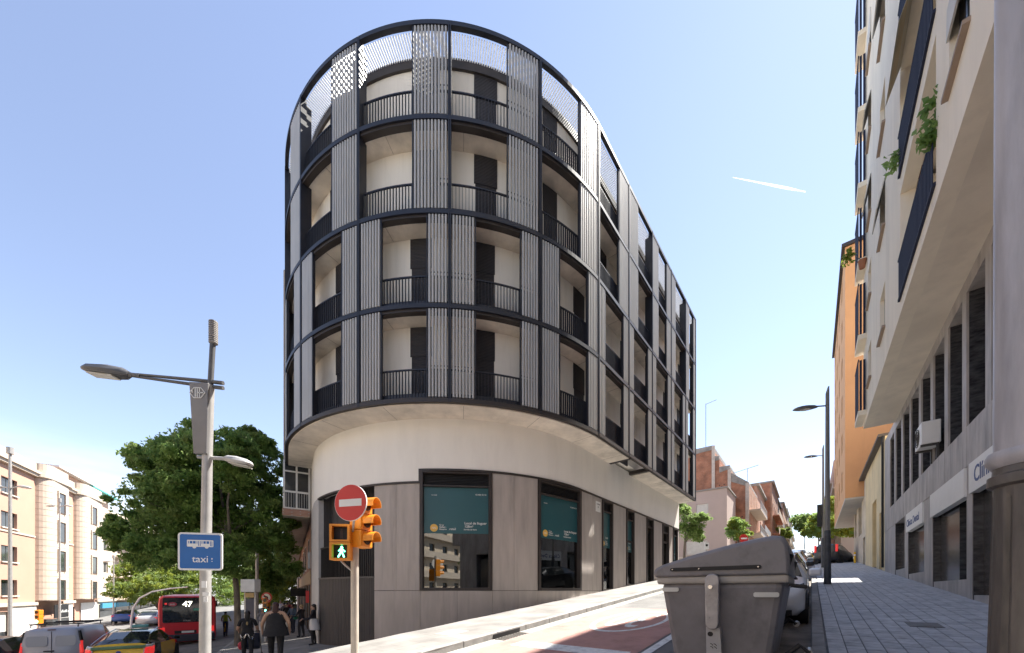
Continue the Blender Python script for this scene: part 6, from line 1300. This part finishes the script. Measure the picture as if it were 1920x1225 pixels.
def person(label, loc, rz, h=1.68, top=blkc, legs=blkc, shoe=blkc, skin=skinm, hair=hair_b, long=True, stride=.12, arms=((.1, .05), (.1, .05)), sleeve='short', wide=1., fingers=False, group='people on the pavement', reach=0.):
    o = thing('person', label, 'person', loc, rz, group); k = h/1.7
    V, E, Rr, Mi = [], [], [], []
    def vtx(p, r, m, link_=None):
        V.append((p[0]*k, p[1]*k, p[2]*k)); Rr.append((r if isinstance(r, tuple) else (r, r))); Mi.append(m); i = len(V)-1
        if link_ is not None: E.append((link_, i))
        return i
    # 0 skin 1 top 2 legs 3 shoe ; the figure faces +Y
    pe = vtx((0, 0, .97), (.155*wide, .115*wide), 2); wa = vtx((0, 0, 1.10), (.135*wide, .10*wide), 1, pe); ch = vtx((0, .01, 1.30), (.155*wide, .11*wide), 1, wa); sh = vtx((0, -.01, 1.42), (.09, .075), 1, ch)
    ne = vtx((0, 0, 1.49), .052, 0, sh); h1 = vtx((0, .015, 1.56), (.066, .075), 0, ne); h2 = vtx((0, .015, 1.62), (.072, .088), 0, h1); vtx((0, .01, 1.675), (.05, .06), 0, h2); vtx((0, .108, 1.585), .014, 0, h1)
    for s, ph in ((-1, 1), (1, -1)):
        hp = vtx((s*.085*wide, 0, .90), .092*wide, 2, pe); kn = vtx((s*.09*wide, ph*stride*.5+.03, .50), .062*wide, 2, hp); cf = vtx((s*.09*wide, ph*stride*.8, .34), .058*wide, 2, kn); an = vtx((s*.09*wide, ph*stride-.02, .10), .042, 2, cf)
        he = vtx((s*.09*wide, ph*stride-.03, .045), .042, 3, an); vtx((s*.10*wide, ph*stride+.13, .03), (.04, .028), 3, he)
    for s, (sw, el_) in ((-1, arms[0]), (1, arms[1])):
        a = vtx((s*.165*wide**.5, -.01, 1.40), .058*wide**.5, 1 if sleeve != 'none' else 0, sh); b = vtx((s*(.21+reach*.2)*wide**.5, sw*.5-.01, 1.26), .05*wide**.5, 1 if sleeve != 'none' else 0, a)
        c = vtx((s*(.25+reach*.35)*wide**.4, sw, 1.11), .041*wide**.5, 1 if sleeve == 'long' else 0, b); wq = vtx((s*(.26+reach*.5), sw+el_*.8, .90+el_*.55), .029, 1 if sleeve == 'long' else 0, c)
        pa = vtx((s*(.265+reach*.52), sw+el_*1.05, .83+el_*.7), (.022, .038), 0, wq)
        if fingers:
            for q, (fy, ln) in enumerate(((-.03, .06), (-.01, .075), (.012, .07), (.03, .055))):
                m1 = vtx((s*(.268+reach*.53), sw+el_*1.05+fy, .78+el_*.75), .011, 0, pa); vtx((s*(.26+reach*.53), sw+el_*1.05+fy*1.1+.01, .78-ln+el_*.8), .009, 0, m1)
            m1 = vtx((s*(.262+reach*.52), sw+el_*1.05+.05, .82+el_*.7), .012, 0, pa); vtx((s*(.25+reach*.52), sw+el_*1.05+.065, .775+el_*.72), .01, 0, m1)
        else: vtx((s*(.262+reach*.52), sw+el_*1.1+.01, .75+el_*.75), (.014, .034), 0, pa)
    me = bpy.data.meshes.new('sk'); me.from_pydata(V, E, []); ob_ = bpy.data.objects.new('sk', me); col.objects.link(ob_)
    ob_.modifiers.new('s', 'SKIN'); ob_.modifiers.new('d', 'SUBSURF').levels = 2; ob_.modifiers['d'].render_levels = 2
    for i, r in enumerate(Rr): me.skin_vertices[0].data[i].radius = (r[0]*k, r[1]*k)
    me.skin_vertices[0].data[0].use_root = True
    dg = bpy.context.evaluated_depsgraph_get(); bm_ = bpy.data.meshes.new_from_object(ob_.evaluated_get(dg)); bpy.data.objects.remove(ob_); bpy.data.meshes.remove(me)
    bm_.materials.clear()
    for q in (skin, top, legs, shoe): bm_.materials.append(q)
    smp = []
    for a, b in E:
        for f in (.15, .5, .85): smp.append((V3(V[a])*(1-f)+V3(V[b])*f, Mi[b] if f > .3 else Mi[a]))
    smp += [(V3(v), m) for v, m in zip(V, Mi)]
    for p in bm_.polygons: c = p.center; p.material_index = min(smp, key=lambda q: (q[0]-c).length_squared)[1]; p.use_smooth = True
    bm_.name = 'body'; link('body', bm_, o, 0, True)
    m = MB(); ball(m, (0, -.012*k, 1.635*k), (.085*k, .098*k, .082*k))
    if long: ball(m, (0, -.065*k, 1.52*k), (.075*k, .05*k, .16*k))
    link('hair', m.mesh('hair', hair, True), o, 0, True)
    return o
def flare(o, rings, mat, name, k=1.):
    m = MB(); n = 18; vs = []
    for z, rx, ry, dy in rings: vs += [(rx*math.cos(2*math.pi*j/n)*k*(1+.04*math.sin(j*2.3+z*9)), (dy+ry*math.sin(2*math.pi*j/n))*k, z*k) for j in range(n)]
    m.add(vs, [(i*n+j, i*n+(j+1) % n, (i+1)*n+(j+1) % n, (i+1)*n+j) for i in range(len(rings)-1) for j in range(n)]); return link(name, m.mesh(name, mat, True), o, 0, True)
def at(x, Y): X = (x-960)/700*Y; return (X, Y, G(X, Y)+H)
away = math.atan2(W[1], W[0])-math.pi/2
wq = person('person in a loose black sleeveless top walking away with arms held out', at(517, 10.2), away-.05, 1.70, blkc, blkc, blkc, skinm, hair_r, True, .2, ((.08, .12), (-.06, .1)), 'none', 1.28, True, reach=.12)
flare(wq, [(1.42, .15, .10, -.01), (1.34, .205, .15, 0), (1.15, .225, .17, 0), (.98, .27, .2, -.01), (.80, .315, .23, -.02)], blkc, 'tunic')
mq = person('person in a black short sleeved shirt with silver chains on the trousers', at(464, 12.3), away, 1.72, blkc, blkc, blkc, skinm, hair_b, True, .16, ((.08, .3), (.08, .3)), 'short', 1.15, True)
for s in (-1, 1):
    for q in range(2):
        m = MB(); m.tube([(s*.02, -.155, .99-.02*q), (s*.07, -.17, .90-.05*q), (s*.14, -.165, .87-.07*q), (s*.19, -.11, .97-.03*q)], .007, 5); link('chain', m.mesh('chain', chrome, True), mq, 0, True)
m = MB(); ball(m, (0, -.115, 1.32), (.03, .012, .06)); link('shirt_print', m.mesh('shirt_print', M('ochre_print', (.3, .22, .1), .8), True), mq, 0, True)
# pushchair ahead of that person
pp = at(474, 12.9); pr_ = thing('pushchair', 'dark pushchair rolled along by the person with chains', 'pushchair', pp, away)
for sx_ in (-.24, .24):
    for y in (-.2, .4):
        m = MB(); m.lathe([(.05, -.025), (.10, -.025), (.10, .025), (.05, .025)], (sx_, y, .1), 14, 0, 'x'); link('wheel', m.mesh('wheel', tyre, True), pr_, 0, True)
    m = MB(); m.tube([(sx_, .4, .1), (sx_*.9, .0, .6), (sx_*.9, -.35, 1.02)], .014, 6); link('frame_tube', m.mesh('frame_tube', dgrey, True), pr_, 0, True)
m = MB(); m.tube([(-.22, -.35, 1.02), (.22, -.35, 1.02)], .016, 6); link('handle', m.mesh('handle', blackm, True), pr_, 0, True)
m = MB(); m.extr([(-.2, -.15, .95), (-.2, .3, .85), (-.2, .45, .5), (-.2, .1, .35), (-.2, -.15, .45)], (.4, 0, 0)); link('seat', m.mesh('seat', navyc), pr_, .04, True)
m = MB(); ball(m, (-.3, -.3, .55), (.1, .1, .14)); link('red_bag', m.mesh('red_bag', redc, True), pr_, 0, True)
# group standing by the brick building
p3 = person('person in black with a white jacket tied round the waist by the grey pier', at(588, 15.3), away+1.4, 1.66, blkc, blkc, blkc, skinm, hair_b, True, .04, ((.12, .32), (.12, .34)), 'long', 1.08)
flare(p3, [(1.08, .17, .14, -.01), (.95, .20, .17, -.02), (.78, .24, .2, -.04), (.62, .22, .2, -.06)], whitec, 'tied_jacket'); 
p4 = person('blond person holding a green bag by the shopfronts', at(565, 18.6), away+.9, 1.62, blkc, blkc, blkc, skinm, hair_y, False, .05, ((.1, .3), (.15, .25)), 'long', 1.1)
m = MB(); ball(m, (.0, .3, .98), (.15, .09, .12)); link('green_bag', m.mesh('green_bag', M('green_bag', (.03, .22, .12), .5), True), p4, 0, True)
p5 = person('person in a blue denim jacket and dark jeans among the standing group', at(549, 21.4), away+2.4, 1.64, denim, navyc, blkc, skin2, hair_b, False, .05, ((.1, .3), (.1, .34)), 'long', 1.15)
p6 = person('person in pale clothes facing the camera beside the totem', at(493, 18.2), away+math.pi, 1.64, greyc, whitec, whitec, skinm, hair_b, False, .1, ((.06, .3), (.06, .3)), 'long', 1.05)
p7 = person('person in light trousers partly hidden behind the pale clothed walker', at(502, 19.6), away+math.pi, 1.66, whitec, whitec, whitec, skin2, hair_b, False, .12, ((.06, .1), (-.06, .1)), 'long')
for x, Y, rz, a, b, hb, lab in ((538, 25, 2.8, blkc, navyc, hair_b, 'dark haired person in black far down the pavement'), (533, 28, .2, greyc, denim, hair_b, 'person in a grey top farther down the pavement'), (541, 32, 3., redc, blkc, hair_b, 'small figure in a red top far down the pavement'), (526, 36, 0, whitec, navyc, hair_y, 'small fair haired figure far down the pavement')):
    person(lab, at(x, Y), away+rz, 1.66, a, b, blkc, skinm, hb, False, .12, ((.1, .1), (-.06, .1)), 'long')
m = MB(); ball(m, (.28, .1, .5), (.1, .06, .2)); link('plastic_bag', m.mesh('plastic_bag', whitec, True), p5, 0, True)
# cyclist beside the bus
bp_ = LP(31.0, 3.6); bl_ = (bp_[0], bp_[1], G(*bp_)); bk = thing('bicycle', 'bicycle ridden away along the avenue beside the bus', 'bicycle', bl_, away)
for y in (-.52, .52):
    m = MB(); m.tube([(0, y+.34*math.cos(q*.314), .34+.34*math.sin(q*.314)) for q in range(21)], .018, 6, cap=False); link('wheel', m.mesh('wheel', tyre, True), bk, 0, True)
m = MB(); m.tube([(0, -.52, .34), (0, -.15, .85), (0, .42, .82), (0, .0, .3), (0, -.15, .85)], .016, 6); m.tube([(0, .52, .34), (0, .42, .82), (0, .4, 1.0)], .016, 6); link('frame', m.mesh('frame', tyel, True), bk, 0, True)
m = MB(); m.tube([(-.28, .36, 1.0), (0, .42, 1.02), (.28, .36, 1.0)], .014, 6); link('handlebar', m.mesh('handlebar', blackm, True), bk, 0, True)
m = MB(); m.box((0, -.17, .89), (.15, .26, .06)); link('saddle', m.mesh('saddle', blackm), bk, .02, True)
cy_ = person('cyclist in a yellow green top riding away beside the bus', (bl_[0], bl_[1], bl_[2]+.02), away, 1.6, M('hi_vis_top', (.35, .42, .05), .8), navyc, blkc, skinm, hair_b, False, .25, ((.25, .25), (.25, .25)), 'long')
